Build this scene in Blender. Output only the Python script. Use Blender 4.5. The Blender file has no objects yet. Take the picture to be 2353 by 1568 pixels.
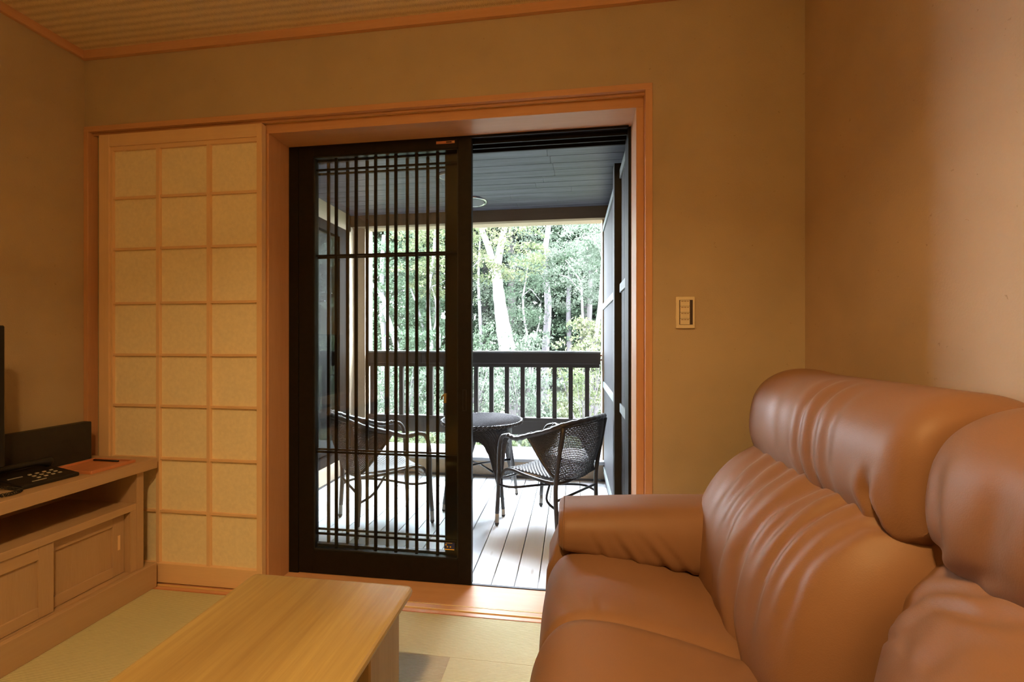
import bpy, bmesh, math, random
import numpy as np
from mathutils import Vector, Matrix
random.seed(7)
rng = np.random.default_rng(11)
sc = bpy.context.scene
COL = sc.collection
PI = math.pi

# ------------------------------------------------------------------ camera, sky, sun, exposure
EYE = 1.08
YAW = math.atan(137.5 / 1000.0)
cam_d = bpy.data.cameras.new('camera')
cam = bpy.data.objects.new('camera', cam_d)
COL.objects.link(cam)
cam_d.sensor_width = 36.0
cam_d.lens = 36.0 * 1000.0 / 2353.0
cam_d.clip_start = 0.02
cam_d.clip_end = 300
cam.location = (0, 0, EYE)
cam.rotation_euler = (PI / 2, 0, YAW)
sc.camera = cam

world = bpy.data.worlds.new('overcast_sky')
sc.world = world
world.use_nodes = True
wn = world.node_tree.nodes
wl = world.node_tree.links
bg = wn['Background']
bg.inputs['Color'].default_value = (0.82, 0.90, 1.0, 1)
bg.inputs['Strength'].default_value = 60.0

sun_d = bpy.data.lights.new('sun', 'SUN')
sun_d.energy = 24
sun_d.angle = math.radians(14)
sun_d.color = (1.0, 0.97, 0.9)
sun = bpy.data.objects.new('sun', sun_d)
COL.objects.link(sun)
sun.rotation_euler = (math.radians(38), math.radians(-14), 0)   # high, from behind the building, onto the trees

sc.view_settings.view_transform = 'Standard'
sc.view_settings.look = 'None'
sc.view_settings.exposure = 0.0
sc.view_settings.gamma = 1.0
sc.view_settings.use_curve_mapping = False
sc.cycles.max_bounces = 10
sc.cycles.diffuse_bounces = 6
sc.cycles.transparent_max_bounces = 24
sc.cycles.sample_clamp_indirect = 6.0

LAMP_COL = (1.0, 0.60, 0.21)
LAMP_STRENGTH = 17.0
DOWN_COL = (1.0, 0.63, 0.25)
DOWN_WATTS = 31.0

# ------------------------------------------------------------------ materials
MATS = {}


def new_mat(name):
    m = bpy.data.materials.new(name)
    m.use_nodes = True
    MATS[name] = m
    nt = m.node_tree
    return m, nt.nodes, nt.links, nt.nodes['Principled BSDF']


def ramp(nodes, cols, pos):
    r = nodes.new('ShaderNodeValToRGB')
    el = r.color_ramp.elements
    while len(el) < len(cols):
        el.new(0.5)
    for e, c, p in zip(el, cols, pos):
        e.position = p
        e.color = (c[0], c[1], c[2], 1)
    return r


def coords(nodes, links, scale=(1, 1, 1), rot=(0, 0, 0)):
    t = nodes.new('ShaderNodeTexCoord')
    mp = nodes.new('ShaderNodeMapping')
    mp.inputs['Scale'].default_value = scale
    mp.inputs['Rotation'].default_value = rot
    links.new(t.outputs['Object'], mp.inputs['Vector'])
    return mp


def noise(nodes, links, mp, scale, detail=4, rough=0.55, dist=0.0):
    n = nodes.new('ShaderNodeTexNoise')
    n.inputs['Scale'].default_value = scale
    n.inputs['Detail'].default_value = detail
    n.inputs['Roughness'].default_value = rough
    n.inputs['Distortion'].default_value = dist
    links.new(mp.outputs['Vector'], n.inputs['Vector'])
    return n


def bump(nodes, links, src, bsdf, strength=0.2, dist=0.002):
    b = nodes.new('ShaderNodeBump')
    b.inputs['Strength'].default_value = strength
    b.inputs['Distance'].default_value = dist
    links.new(src, b.inputs['Height'])
    links.new(b.outputs['Normal'], bsdf.inputs['Normal'])
    return b


def mat_plain(name, col, rough=0.5, var=0.12, scale=20, metallic=0.0, bumpy=0.1, spec=0.5, coat=0.0):
    m, n, l, p = new_mat(name)
    mp = coords(n, l)
    nz = noise(n, l, mp, scale, 5)
    a = tuple(c * (1 - var) for c in col)
    b = tuple(min(1, c * (1 + var)) for c in col)
    r = ramp(n, [a, b], [0.3, 0.7])
    l.new(nz.outputs['Fac'], r.inputs['Fac'])
    l.new(r.outputs['Color'], p.inputs['Base Color'])
    p.inputs['Roughness'].default_value = rough
    p.inputs['Metallic'].default_value = metallic
    p.inputs['Specular IOR Level'].default_value = spec
    p.inputs['Coat Weight'].default_value = coat
    if bumpy:
        bump(n, l, nz.outputs['Fac'], p, bumpy, 0.001)
    return m


def mat_wood(name, light, dark, axis='X', rough=0.45, grain=14, spread=0.9, fine=0.5, spec=0.4):
    """straight-grained wood; the grain runs along the axis"""
    m, n, l, p = new_mat(name)
    s = {'X': (0.05, 1, 1), 'Y': (1, 0.05, 1), 'Z': (1, 1, 0.05)}[axis]
    mp = coords(n, l, s)
    a = noise(n, l, mp, grain, 5, 0.6, 0.5)
    b = noise(n, l, mp, grain * 11, 3, 0.7, 0.2)
    mix = n.new('ShaderNodeMix')
    mix.inputs['Factor'].default_value = fine * 0.6
    l.new(a.outputs['Fac'], mix.inputs['A'])
    l.new(b.outputs['Fac'], mix.inputs['B'])
    r = ramp(n, [dark, tuple((x + y) / 2 for x, y in zip(dark, light)), light],
             [0.5 - 0.28 * spread, 0.5, 0.5 + 0.25 * spread])
    l.new(mix.outputs['Result'], r.inputs['Fac'])
    l.new(r.outputs['Color'], p.inputs['Base Color'])
    p.inputs['Roughness'].default_value = rough
    p.inputs['Specular IOR Level'].default_value = spec
    bump(n, l, mix.outputs['Result'], p, 0.18, 0.001)
    return m


def add_knots(m, scale=(9.7, 2.6, 1)):
    n, l = m.node_tree.nodes, m.node_tree.links
    p = n['Principled BSDF']
    src = p.inputs['Base Color'].links[0].from_socket
    mp = coords(n, l, scale)
    v = n.new('ShaderNodeTexVoronoi')
    v.inputs['Scale'].default_value = 1.0
    v.inputs['Randomness'].default_value = 1.0
    l.new(mp.outputs['Vector'], v.inputs['Vector'])
    r = ramp(n, [(1, 1, 1), (0, 0, 0)], [0.035, 0.10])
    l.new(v.outputs['Distance'], r.inputs['Fac'])
    k = n.new('ShaderNodeMath')
    k.operation = 'MULTIPLY'
    k.inputs[1].default_value = 0.5
    l.new(r.outputs['Color'], k.inputs[0])
    mx = n.new('ShaderNodeMix')
    mx.data_type = 'RGBA'
    l.new(k.outputs[0], mx.inputs['Factor'])
    l.new(src, mx.inputs['A'])
    mx.inputs['B'].default_value = (0.30, 0.25, 0.21, 1)
    l.new(mx.outputs['Result'], p.inputs['Base Color'])


# interior
def mat_plaster(name, col):
    m, n, l, p = new_mat(name)
    mp = coords(n, l)
    a = noise(n, l, mp, 2.5, 3)
    r = ramp(n, [tuple(c * 0.93 for c in col), tuple(c * 1.05 for c in col)], [0.35, 0.65])
    l.new(a.outputs['Fac'], r.inputs['Fac'])
    # short straw flecks lying in the plaster
    mp2 = coords(n, l, (1, 1, 1), (0.3, 0.5, 0.7))
    v = n.new('ShaderNodeTexVoronoi')
    v.inputs['Scale'].default_value = 26
    wob = noise(n, l, mp2, 30, 2, 0.5, 1.5)
    va = n.new('ShaderNodeVectorMath')
    va.operation = 'MULTIPLY_ADD'
    va.inputs[1].default_value = (0.05, 0.05, 0.05)
    l.new(wob.outputs['Color'], va.inputs[0])
    l.new(mp2.outputs['Vector'], va.inputs[2])
    l.new(va.outputs['Vector'], v.inputs['Vector'])
    fr = ramp(n, [(1, 1, 1), (0, 0, 0)], [0.035, 0.075])
    l.new(v.outputs['Distance'], fr.inputs['Fac'])
    mx = n.new('ShaderNodeMix')
    mx.data_type = 'RGBA'
    ml = n.new('ShaderNodeMath')
    ml.operation = 'MULTIPLY'
    ml.inputs[1].default_value = 0.42
    l.new(fr.outputs['Color'], ml.inputs[0])
    l.new(ml.outputs[0], mx.inputs['Factor'])
    l.new(r.outputs['Color'], mx.inputs['A'])
    mx.inputs['B'].default_value = (col[0] * 0.4, col[1] * 0.33, col[2] * 0.25, 1)
    l.new(mx.outputs['Result'], p.inputs['Base Color'])
    p.inputs['Roughness'].default_value = 0.93
    p.inputs['Specular IOR Level'].default_value = 0.15
    f = noise(n, l, mp, 170, 4, 0.7)
    bump(n, l, f.outputs['Fac'], p, 0.35, 0.002)
    return m


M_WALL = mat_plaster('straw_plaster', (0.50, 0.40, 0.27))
M_WALLR = mat_plaster('straw_plaster_shade_tinted', (0.49, 0.36, 0.245))  # same plaster, with this side's reddish shade put into the colour

M_HIN_X = mat_wood('cypress_x', (0.69, 0.405, 0.235), (0.56, 0.295, 0.16), 'X', 0.36, 16, .9, .5, .35)
M_HIN_Y = mat_wood('cypress_y', (0.69, 0.405, 0.235), (0.56, 0.295, 0.16), 'Y', 0.36, 16, .9, .5, .35)
M_HIN_Z = mat_wood('cypress_z', (0.69, 0.405, 0.235), (0.56, 0.295, 0.16), 'Z', 0.36, 16, .9, .5, .35)
M_SHO_X = mat_wood('shoji_wood_x', (0.86, 0.63, 0.40), (0.74, 0.50, 0.29), 'X', 0.5, 14)
M_SHO_Z = mat_wood('shoji_wood_z', (0.86, 0.63, 0.40), (0.74, 0.50, 0.29), 'Z', 0.5, 14)
M_BAMBOO = mat_wood('bamboo_strip', (0.86, 0.66, 0.32), (0.72, 0.50, 0.2), 'X', 0.35, 16)
M_PAPER = mat_plain('washi_paper', (0.88, 0.79, 0.58), 0.9, 0.05, 60, 0, 0.25, 0.1)
M_OAK_Y = mat_wood('oak_y', (0.50, 0.345, 0.22), (0.45, 0.29, 0.17), 'Y', 0.45, 18)
M_OAK_Z = mat_wood('oak_z', (0.50, 0.345, 0.22), (0.42, 0.27, 0.16), 'Z', 0.45, 26, 1.0, 0.9)
M_OAK_X = mat_wood('oak_x', (0.50, 0.345, 0.22), (0.45, 0.29, 0.17), 'X', 0.45, 18)
M_TBL_Y = mat_wood('table_oak_y', (0.47, 0.35, 0.14), (0.27, 0.168, 0.062), 'Y', 0.30, 7, .62, 0.45, 0.5)
M_TBL_Z = mat_wood('table_oak_z', (0.50, 0.34, 0.17), (0.34, 0.21, 0.10), 'Z', 0.35, 14)
M_TRAY = mat_wood('tray_cedar', (0.60, 0.25, 0.13), (0.45, 0.17, 0.08), 'Y', 0.35, 16)
M_BLACK = mat_plain('black_plastic', (0.012, 0.011, 0.010), 0.35, 0.2, 40, 0, 0.05)
M_BLACKM = mat_plain('black_board', (0.018, 0.015, 0.012), 0.55, 0.2, 40, 0, 0.1)
M_SCREEN = mat_plain('tv_screen', (0.006, 0.006, 0.007), 0.12, 0.1, 10, 0, 0)
M_GREYKEY = mat_plain('grey_key', (0.42, 0.40, 0.36), 0.5, 0.08, 60, 0, 0)
M_SILVER = mat_plain('silver_plastic', (0.55, 0.53, 0.48), 0.35, 0.05, 30, 0.6, 0)
M_PLATE = mat_plain('ivory_plastic', (0.78, 0.68, 0.48), 0.4, 0.04, 30, 0, 0)
M_SLOT = mat_plain('dark_slot', (0.05, 0.03, 0.025), 0.4, 0.1, 30, 0, 0)
M_PRINT = mat_plain('brown_print', (0.38, 0.25, 0.14), 0.6, 0.1, 30, 0, 0)
M_BRASS = mat_plain('brass', (0.75, 0.52, 0.22), 0.3, 0.1, 30, 0.9, 0)
M_SASH = mat_plain('black_bronze_frame', (0.011, 0.0085, 0.0065), 0.5, 0.18, 40, 0.0, 0.05, 0.18)
M_SASHX = mat_plain('black_bronze_edge', (0.03, 0.032, 0.035), 0.3, 0.1, 40, 0.5, 0.0)


def mat_tatami(name, c0, c1):
    m, n, l, p = new_mat(name)
    mp = coords(n, l)
    w = n.new('ShaderNodeTexWave')
    w.bands_direction = 'Y'
    w.inputs['Scale'].default_value = 2 * PI / (0.0058 * 20) * 1.0
    w.inputs['Distortion'].default_value = 0.25
    w.inputs['Detail'].default_value = 1
    l.new(mp.outputs['Vector'], w.inputs['Vector'])
    mp2 = coords(n, l, (30, 300, 1))
    nz = noise(n, l, mp2, 1.0, 3)
    mx = n.new('ShaderNodeMath')
    mx.operation = 'MULTIPLY_ADD'
    mx.inputs[1].default_value = 0.5
    l.new(nz.outputs['Fac'], mx.inputs[0])
    h = n.new('ShaderNodeMath')
    h.operation = 'MULTIPLY'
    h.inputs[1].default_value = 0.5
    l.new(w.outputs['Fac'], h.inputs[0])
    l.new(h.outputs[0], mx.inputs[2])
    r = ramp(n, [c0, c1], [0.15, 0.8])
    l.new(mx.outputs[0], r.inputs['Fac'])
    l.new(r.outputs['Color'], p.inputs['Base Color'])
    p.inputs['Roughness'].default_value = 0.75
    p.inputs['Specular IOR Level'].default_value = 0.15
    bump(n, l, w.outputs['Fac'], p, 0.5, 0.0015)
    return m


M_TAT_A = mat_tatami('rush_mat_light', (0.44, 0.415, 0.26), (0.64, 0.61, 0.40))
M_TAT_B = mat_tatami('rush_mat_dark', (0.34, 0.30, 0.20), (0.50, 0.45, 0.33))


def mat_ceiling():
    m, n, l, p = new_mat('woven_ceiling')
    mp = coords(n, l)
    sep = n.new('ShaderNodeSeparateXYZ')
    l.new(mp.outputs['Vector'], sep.inputs[0])

    def math_(op, a, b=None, c=None):
        k = n.new('ShaderNodeMath')
        k.operation = op
        for i, v in enumerate((a, b, c)):
            if v is None:
                continue
            if isinstance(v, (int, float)):
                k.inputs[i].default_value = v
            else:
                l.new(v, k.inputs[i])
        return k.outputs[0]
    wob = noise(n, l, mp, 9, 3)
    y = math_('MULTIPLY_ADD', wob.outputs['Fac'], 0.012, sep.outputs['Y'])
    band = math_('PINGPONG', y, 0.0165)                       # the herringbone turns every 22 mm
    diag = math_('ADD', math_('MULTIPLY', band, 1.6), sep.outputs['X'])
    st = math_('SINE', math_('MULTIPLY', diag, 2 * PI / 0.0075))
    bb = math_('SINE', math_('MULTIPLY', y, 2 * PI / 0.033))
    fibre_mp = coords(n, l, (60, 12, 1), (0, 0, 0.6))
    fb = noise(n, l, fibre_mp, 5, 4, 0.7)
    v = math_('ADD', math_('MULTIPLY', st, 0.20), math_('MULTIPLY', bb, 0.17))
    v = math_('ADD', v, math_('MULTIPLY', fb.outputs['Fac'], 0.9))
    r = ramp(n, [(0.48, 0.38, 0.24), (0.76, 0.62, 0.40), (0.92, 0.80, 0.55)], [0.12, 0.38, 0.68])
    l.new(v, r.inputs['Fac'])
    l.new(r.outputs['Color'], p.inputs['Base Color'])
    p.inputs['Roughness'].default_value = 0.6
    bump(n, l, v, p, 0.5, 0.003)
    return m


M_CEIL = mat_ceiling()


def mat_leather():
    m, n, l, p = new_mat('tan_leather')
    mp = coords(n, l)
    a = noise(n, l, mp, 3, 3)
    r = ramp(n, [(0.225, 0.118, 0.068), (0.262, 0.137, 0.078)], [0.3, 0.7])
    l.new(a.outputs['Fac'], r.inputs['Fac'])
    l.new(r.outputs['Color'], p.inputs['Base Color'])
    p.inputs['Roughness'].default_value = 0.46
    p.inputs['Specular IOR Level'].default_value = 0.22
    v = n.new('ShaderNodeTexVoronoi')
    v.inputs['Scale'].default_value = 420
    l.new(mp.outputs['Vector'], v.inputs['Vector'])
    f = noise(n, l, mp, 60, 4, 0.6)
    ad = n.new('ShaderNodeMath')
    ad.operation = 'MULTIPLY_ADD'
    ad.inputs[1].default_value = 0.5
    l.new(v.outputs['Distance'], ad.inputs[0])
    l.new(f.outputs['Fac'], ad.inputs[2])
    bump(n, l, ad.outputs[0], p, 0.22, 0.0012)
    return m


M_LEATHER = mat_leather()
M_SEAM = mat_plain('leather_seam', (0.16, 0.065, 0.03), 0.6, 0.1, 40, 0, 0)


def mat_glass(name, tint=(0.97, 0.985, 0.98)):
    m = bpy.data.materials.new(name)
    m.use_nodes = True
    MATS[name] = m
    n, l = m.node_tree.nodes, m.node_tree.links
    n.clear()
    out = n.new('ShaderNodeOutputMaterial')
    tr = n.new('ShaderNodeBsdfTransparent')
    tr.inputs['Color'].default_value = (*tint, 1)
    gl = n.new('ShaderNodeBsdfGlossy')
    gl.inputs['Roughness'].default_value = 0.0
    fr = n.new('ShaderNodeFresnel')
    fr.inputs['IOR'].default_value = 1.5
    t = n.new('ShaderNodeTexCoord')
    nz = n.new('ShaderNodeTexNoise')
    nz.inputs['Scale'].default_value = 2.0
    l.new(t.outputs['Object'], nz.inputs['Vector'])
    bp = n.new('ShaderNodeBump')
    bp.inputs['Strength'].default_value = 0.02
    bp.inputs['Distance'].default_value = 0.002
    l.new(nz.outputs['Fac'], bp.inputs['Height'])
    l.new(bp.outputs['Normal'], gl.inputs['Normal'])
    mx = n.new('ShaderNodeMixShader')
    l.new(fr.outputs[0], mx.inputs[0])
    l.new(tr.outputs[0], mx.inputs[1])
    l.new(gl.outputs[0], mx.inputs[2])
    l.new(mx.outputs[0], out.inputs['Surface'])
    return m


M_GLASS = mat_glass('window_glass')

# balcony
M_DECK = mat_wood('weathered_deck', (0.83, 0.86, 0.88), (0.72, 0.74, 0.76), 'Y', 0.6, 18, 1.0, 0.5, 0.4)
add_knots(M_DECK)
M_BCEIL = mat_wood('dark_board', (0.130, 0.132, 0.165), (0.040, 0.041, 0.052), 'X', 0.42, 34, 0.55, 0.5, 0.5)
M_RAIL_X = mat_wood('dark_stain_x', (0.040, 0.033, 0.028), (0.024, 0.019, 0.016), 'X', 0.55, 20)
M_RAIL_Z = mat_wood('dark_stain_z', (0.040, 0.033, 0.028), (0.024, 0.019, 0.016), 'Z', 0.55, 20)
M_BEAM = mat_wood('brown_beam', (0.225, 0.155, 0.09), (0.17, 0.118, 0.07), 'X', 0.6, 10)
M_STUCCO = mat_plain('beige_stucco', (0.62, 0.50, 0.37), 0.9, 0.06, 70, 0, 0.4, 0.2)
M_CAP = mat_plain('grey_metal_cap', (0.60, 0.63, 0.67), 0.38, 0.04, 15, 0.5, 0.03)
M_SKIRT = mat_plain('dark_metal_skirting', (0.09, 0.085, 0.085), 0.4, 0.1, 20, 0.3, 0.03)
M_SLAT = mat_wood('slat_dark', (0.075, 0.075, 0.082), (0.03, 0.03, 0.034), 'Z', 0.5, 24)
M_BAND = mat_plain('grey_green_rail', (0.19, 0.215, 0.21), 0.55, 0.08, 40, 0, 0.1)
M_SLATBACK = mat_plain('slat_backing', (0.02, 0.02, 0.022), 0.7, 0.1, 30, 0, 0)
M_CHROME = mat_plain('steel_ring', (0.6, 0.6, 0.6), 0.25, 0.05, 30, 1.0, 0)
M_GRILLE = mat_plain('speaker_grille', (0.16, 0.165, 0.18), 0.6, 0.2, 300, 0, 0.3)
M_CHAR = mat_plain('plain_brown', (0.25, 0.2, 0.15), 0.8, 0.1, 10, 0, 0)  # plain brown for subfloor, roof slab, foundation and joist


def mat_wicker(name, col):
    m, n, l, p = new_mat(name)
    mp = coords(n, l)
    nz = noise(n, l, mp, 120, 3)
    r = ramp(n, [tuple(c * 0.6 for c in col), tuple(c * 1.4 for c in col)], [0.3, 0.7])
    l.new(nz.outputs['Fac'], r.inputs['Fac'])
    l.new(r.outputs['Color'], p.inputs['Base Color'])
    p.inputs['Roughness'].default_value = 0.36
    p.inputs['Specular IOR Level'].default_value = 0.7
    return m


M_WICKER = mat_wicker('resin_wicker', (0.032, 0.027, 0.026))
M_WICKER_TOP = mat_wicker('resin_wicker_sheen', (0.085, 0.083, 0.092))  # tabletop wicker is paler: the sky's sheen is put into its colour
M_TUBE = mat_plain('wrapped_tube', (0.036, 0.030, 0.026), 0.42, 0.3, 150, 0, 0.3)
M_FOOT = mat_plain('pale_metal_foot', (0.62, 0.60, 0.56), 0.35, 0.05, 30, 0.4, 0)
M_BRACE = mat_plain('brace_tube', (0.035, 0.034, 0.036), 0.3, 0.1, 40, 0.4, 0)


def mat_leaf(name, c1, c2, c3, trans=0.45):
    m = bpy.data.materials.new(name)
    m.use_nodes = True
    MATS[name] = m
    n, l = m.node_tree.nodes, m.node_tree.links
    n.clear()
    out = n.new('ShaderNodeOutputMaterial')
    t = n.new('ShaderNodeTexCoord')
    a = n.new('ShaderNodeTexNoise')
    a.inputs['Scale'].default_value = 1.3
    a.inputs['Detail'].default_value = 6
    a.inputs['Roughness'].default_value = 0.75
    l.new(t.outputs['Object'], a.inputs['Vector'])
    r = ramp(n, [c1, c2, c3], [0.36, 0.5, 0.66])
    l.new(a.outputs['Fac'], r.inputs['Fac'])
    d = n.new('ShaderNodeBsdfDiffuse')
    tl = n.new('ShaderNodeBsdfTranslucent')
    gl = n.new('ShaderNodeBsdfGlossy')
    gl.inputs['Roughness'].default_value = 0.6
    l.new(r.outputs['Color'], d.inputs['Color'])
    l.new(r.outputs['Color'], tl.inputs['Color'])
    m1 = n.new('ShaderNodeMixShader')
    m1.inputs[0].default_value = trans
    l.new(d.outputs[0], m1.inputs[1])
    l.new(tl.outputs[0], m1.inputs[2])
    m2 = n.new('ShaderNodeMixShader')
    m2.inputs[0].default_value = 0.010
    l.new(m1.outputs[0], m2.inputs[1])
    l.new(gl.outputs[0], m2.inputs[2])
    l.new(m2.outputs[0], out.inputs['Surface'])
    return m


M_LEAF_MID = mat_leaf('leaf_mid_green', (0.034, 0.054, 0.031), (0.046, 0.068, 0.043), (0.062, 0.084, 0.058))
M_LEAF_DARK = mat_leaf('leaf_dark_green', (0.024, 0.041, 0.026), (0.036, 0.057, 0.038), (0.050, 0.072, 0.050), 0.3)
M_LEAF_YEL = mat_leaf('leaf_yellow_green', (0.050, 0.070, 0.030), (0.070, 0.083, 0.042), (0.092, 0.082, 0.052))
M_LEAF_PALE = mat_leaf('leaf_pale_green', (0.050, 0.070, 0.047), (0.068, 0.087, 0.064), (0.088, 0.098, 0.080))
M_BARK_W = mat_wood('bark_white', (0.125, 0.12, 0.118), (0.07, 0.066, 0.065), 'Z', 0.85, 12)
M_BARK_G = mat_wood('bark_grey', (0.068, 0.062, 0.066), (0.042, 0.038, 0.041), 'Z', 0.9, 14)
M_BARK_D = mat_wood('bark_dark', (0.035, 0.031, 0.030), (0.02, 0.018, 0.017), 'Z', 0.9, 14)
M_GROUND = mat_plain('garden_soil', (0.03, 0.038, 0.018), 0.95, 0.35, 3, 0, 0.3)


# ------------------------------------------------------------------ builders
def origin_of(p):
    v = Vector((0, 0, 0))
    while p is not None:
        v += Vector(p.location)
        p = p.parent
    return v


class MB:
    def __init__(self):
        self.v = []
        self.f = []
        self.smooth = False

    def add(self, vs, fs):
        o = len(self.v)
        self.v += [tuple(x) for x in vs]
        self.f += [tuple(o + i for i in f) for f in fs]
        return self

    def box(self, x0, x1, y0, y1, z0, z1):
        x0, x1 = sorted((x0, x1)); y0, y1 = sorted((y0, y1)); z0, z1 = sorted((z0, z1))
        return self.add([(x0, y0, z0), (x1, y0, z0), (x1, y1, z0), (x0, y1, z0),
                         (x0, y0, z1), (x1, y0, z1), (x1, y1, z1), (x0, y1, z1)],
                        [(0, 3, 2, 1), (4, 5, 6, 7), (0, 1, 5, 4), (1, 2, 6, 5), (2, 3, 7, 6), (3, 0, 4, 7)])

    def tube(self, pts, rad, n=8, caps=True, squash=1.0):
        pts = [Vector(p) for p in pts]
        if isinstance(rad, (int, float)):
            rad = [rad] * len(pts)
        vs, fs = [], []
        up = None
        for i, p in enumerate(pts):
            t = (pts[min(i + 1, len(pts) - 1)] - pts[max(i - 1, 0)]).normalized()
            if up is None:
                up = Vector((0, 0, 1)) if abs(t.z) < 0.9 else Vector((1, 0, 0))
            a = t.cross(up)
            if a.length < 1e-6:
                a = t.cross(Vector((0, 1, 0)))
            a.normalize()
            b = a.cross(t).normalized()
            up = b
            for k in range(n):
                th = 2 * PI * k / n
                vs.append(p + a * math.cos(th) * rad[i] + b * math.sin(th) * rad[i] * squash)
        for i in range(len(pts) - 1):
            for k in range(n):
                k2 = (k + 1) % n
                fs.append((i * n + k, i * n + k2, (i + 1) * n + k2, (i + 1) * n + k))
        if caps:
            fs.append(tuple(range(n - 1, -1, -1)))
            fs.append(tuple((len(pts) - 1) * n + k for k in range(n)))
        return self.add(vs, fs)

    def lathe(self, prof, cx, cy, n=32):
        vs, fs = [], []
        for r, z in prof:
            for k in range(n):
                vs.append((cx + r * math.cos(2 * PI * k / n), cy + r * math.sin(2 * PI * k / n), z))
        for i in range(len(prof) - 1):
            for k in range(n):
                k2 = (k + 1) % n
                fs.append((i * n + k, i * n + k2, (i + 1) * n + k2, (i + 1) * n + k))
        return self.add(vs, fs)

    def surf(self, fn, nu, nv, closed_u=False):
        vs = [fn(i / (nu if closed_u else nu - 1), j / (nv - 1)) for j in range(nv) for i in range(nu)]
        fs = []
        for j in range(nv - 1):
            for i in range(nu if closed_u else nu - 1):
                i2 = (i + 1) % nu
                fs.append((j * nu + i, j * nu + i2, (j + 1) * nu + i2, (j + 1) * nu + i))
        return self.add(vs, fs)

    def build(self, name, mat, parent=None, bevel=0.0, smooth=False, local=False, segs=1, mods=()):
        me = bpy.data.meshes.new(name)
        o0 = Vector((0, 0, 0)) if (local or parent is None) else origin_of(parent)
        me.from_pydata([(a[0] - o0.x, a[1] - o0.y, a[2] - o0.z) for a in self.v], [], self.f)
        bm = bmesh.new()
        bm.from_mesh(me)
        bmesh.ops.recalc_face_normals(bm, faces=bm.faces)
        if bevel:
            bmesh.ops.bevel(bm, geom=list(bm.edges), offset=bevel, segments=segs, affect='EDGES', profile=0.5)
        for f in bm.faces:
            f.smooth = smooth
        bm.to_mesh(me)
        bm.free()
        me.materials.append(mat)
        o = bpy.data.objects.new(name, me)
        COL.objects.link(o)
        o.parent = parent
        for mtype, kw in mods:
            md = o.modifiers.new(mtype.lower(), mtype)
            for k, v in kw.items():
                setattr(md, k, v)
        return o


def BX(name, mat, parent, x0, x1, y0, y1, z0, z1, bevel=0.0, label=None):
    o = MB().box(x0, x1, y0, y1, z0, z1).build(name, mat, parent, bevel)
    if label:
        o['label'] = label
    return o


def thing(name, label, cat, loc=(0, 0, 0), group=None):
    o = bpy.data.objects.new(name, None)
    o.empty_display_size = 0.05
    COL.objects.link(o)
    o.location = loc
    o['label'] = label
    o['category'] = cat
    if group:
        o['group'] = group
    return o


def tag(o, label, cat, group=None):
    o['label'] = label
    o['category'] = cat
    if group:
        o['group'] = group
    return o


def structure(o, label=None, cat=None):
    o['kind'] = 'structure'
    if label:
        o['label'] = label
    if cat:
        o['category'] = cat
    return o


def s_empty(name, loc, label=None, cat=None):
    o = bpy.data.objects.new(name, None)
    o.empty_display_size = 0.05
    COL.objects.link(o)
    o.location = loc
    return structure(o, label, cat)


def copy_tree(o, parent=None):
    c = o.copy()
    COL.objects.link(c)
    if parent is not None:
        c.parent = parent
    for ch in list(o.children):
        copy_tree(ch, c)
    return c


def smoothcurve(pts, n):
    """Catmull-Rom through the points"""
    P = [Vector(p) for p in pts]
    out = []
    m = len(P) - 1
    for k in range(n):
        t = k / (n - 1) * m
        i = min(int(t), m - 1)
        f = t - i
        p0, p1, p2, p3 = P[max(i - 1, 0)], P[i], P[i + 1], P[min(i + 2, m)]
        out.append(0.5 * ((2 * p1) + (p2 - p0) * f + (2 * p0 - 5 * p1 + 4 * p2 - p3) * f * f
                          + (3 * p1 - p0 - 3 * p2 + p3) * f ** 3))
    return out


# ------------------------------------------------------------------ room shell
XL, XR, YW, YB, ZC = -2.20, 0.834, 1.70, -2.4, 2.393
OX0, OX1, OZ = -1.31, 0.247, 1.985        # clear opening
wall = s_empty('wall_back', (0, YW, 0), 'ochre straw plaster wall around the sliding doors', 'wall')
mb = MB()
mb.box(XL - .15, XR + .15, YW, 1.92, 2.054, 2.55)
mb.box(0.301, XR + .15, YW, 1.92, -0.1, 2.054)
mb.box(XL - .15, -2.199, YW, 1.92, -0.1, 2.054)
mb.build('plaster', M_WALL, wall)
BX('recess_panel', M_WALL, wall, -2.199, -1.335, 1.738, 1.92, -0.1, 2.054)
structure(BX('wall_left', M_WALL, None, XL - .15, XL, YB - .1, YW, -0.1, 2.55), 'ochre plaster wall behind the television stand', 'wall')
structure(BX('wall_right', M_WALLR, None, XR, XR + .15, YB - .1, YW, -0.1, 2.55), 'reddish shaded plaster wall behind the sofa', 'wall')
structure(BX('wall_front', M_WALL, None, XL, XR, YB - .12, YB, -0.1, 2.55), 'plaster wall behind the viewer', 'wall')
structure(BX('ceiling', M_CEIL, None, XL, XR, YB, YW, ZC, ZC + .1), 'woven rush ceiling with herringbone bands', 'ceiling')
structure(BX('trim_1', M_HIN_X, None, XL, XR, YW - .018, YW, 2.356, ZC, .001), 'reddish crown trim along the back wall', 'trim')
structure(BX('trim_2', M_HIN_Y, None, XL, XL + .018, YB, YW - .018, 2.356, ZC, .001), 'reddish crown trim along the left wall', 'trim')
structure(BX('trim_3', M_HIN_Y, None, XR - .018, XR, YB, YW - .018, 2.356, ZC, .001), 'reddish crown trim along the right wall', 'trim')

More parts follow.
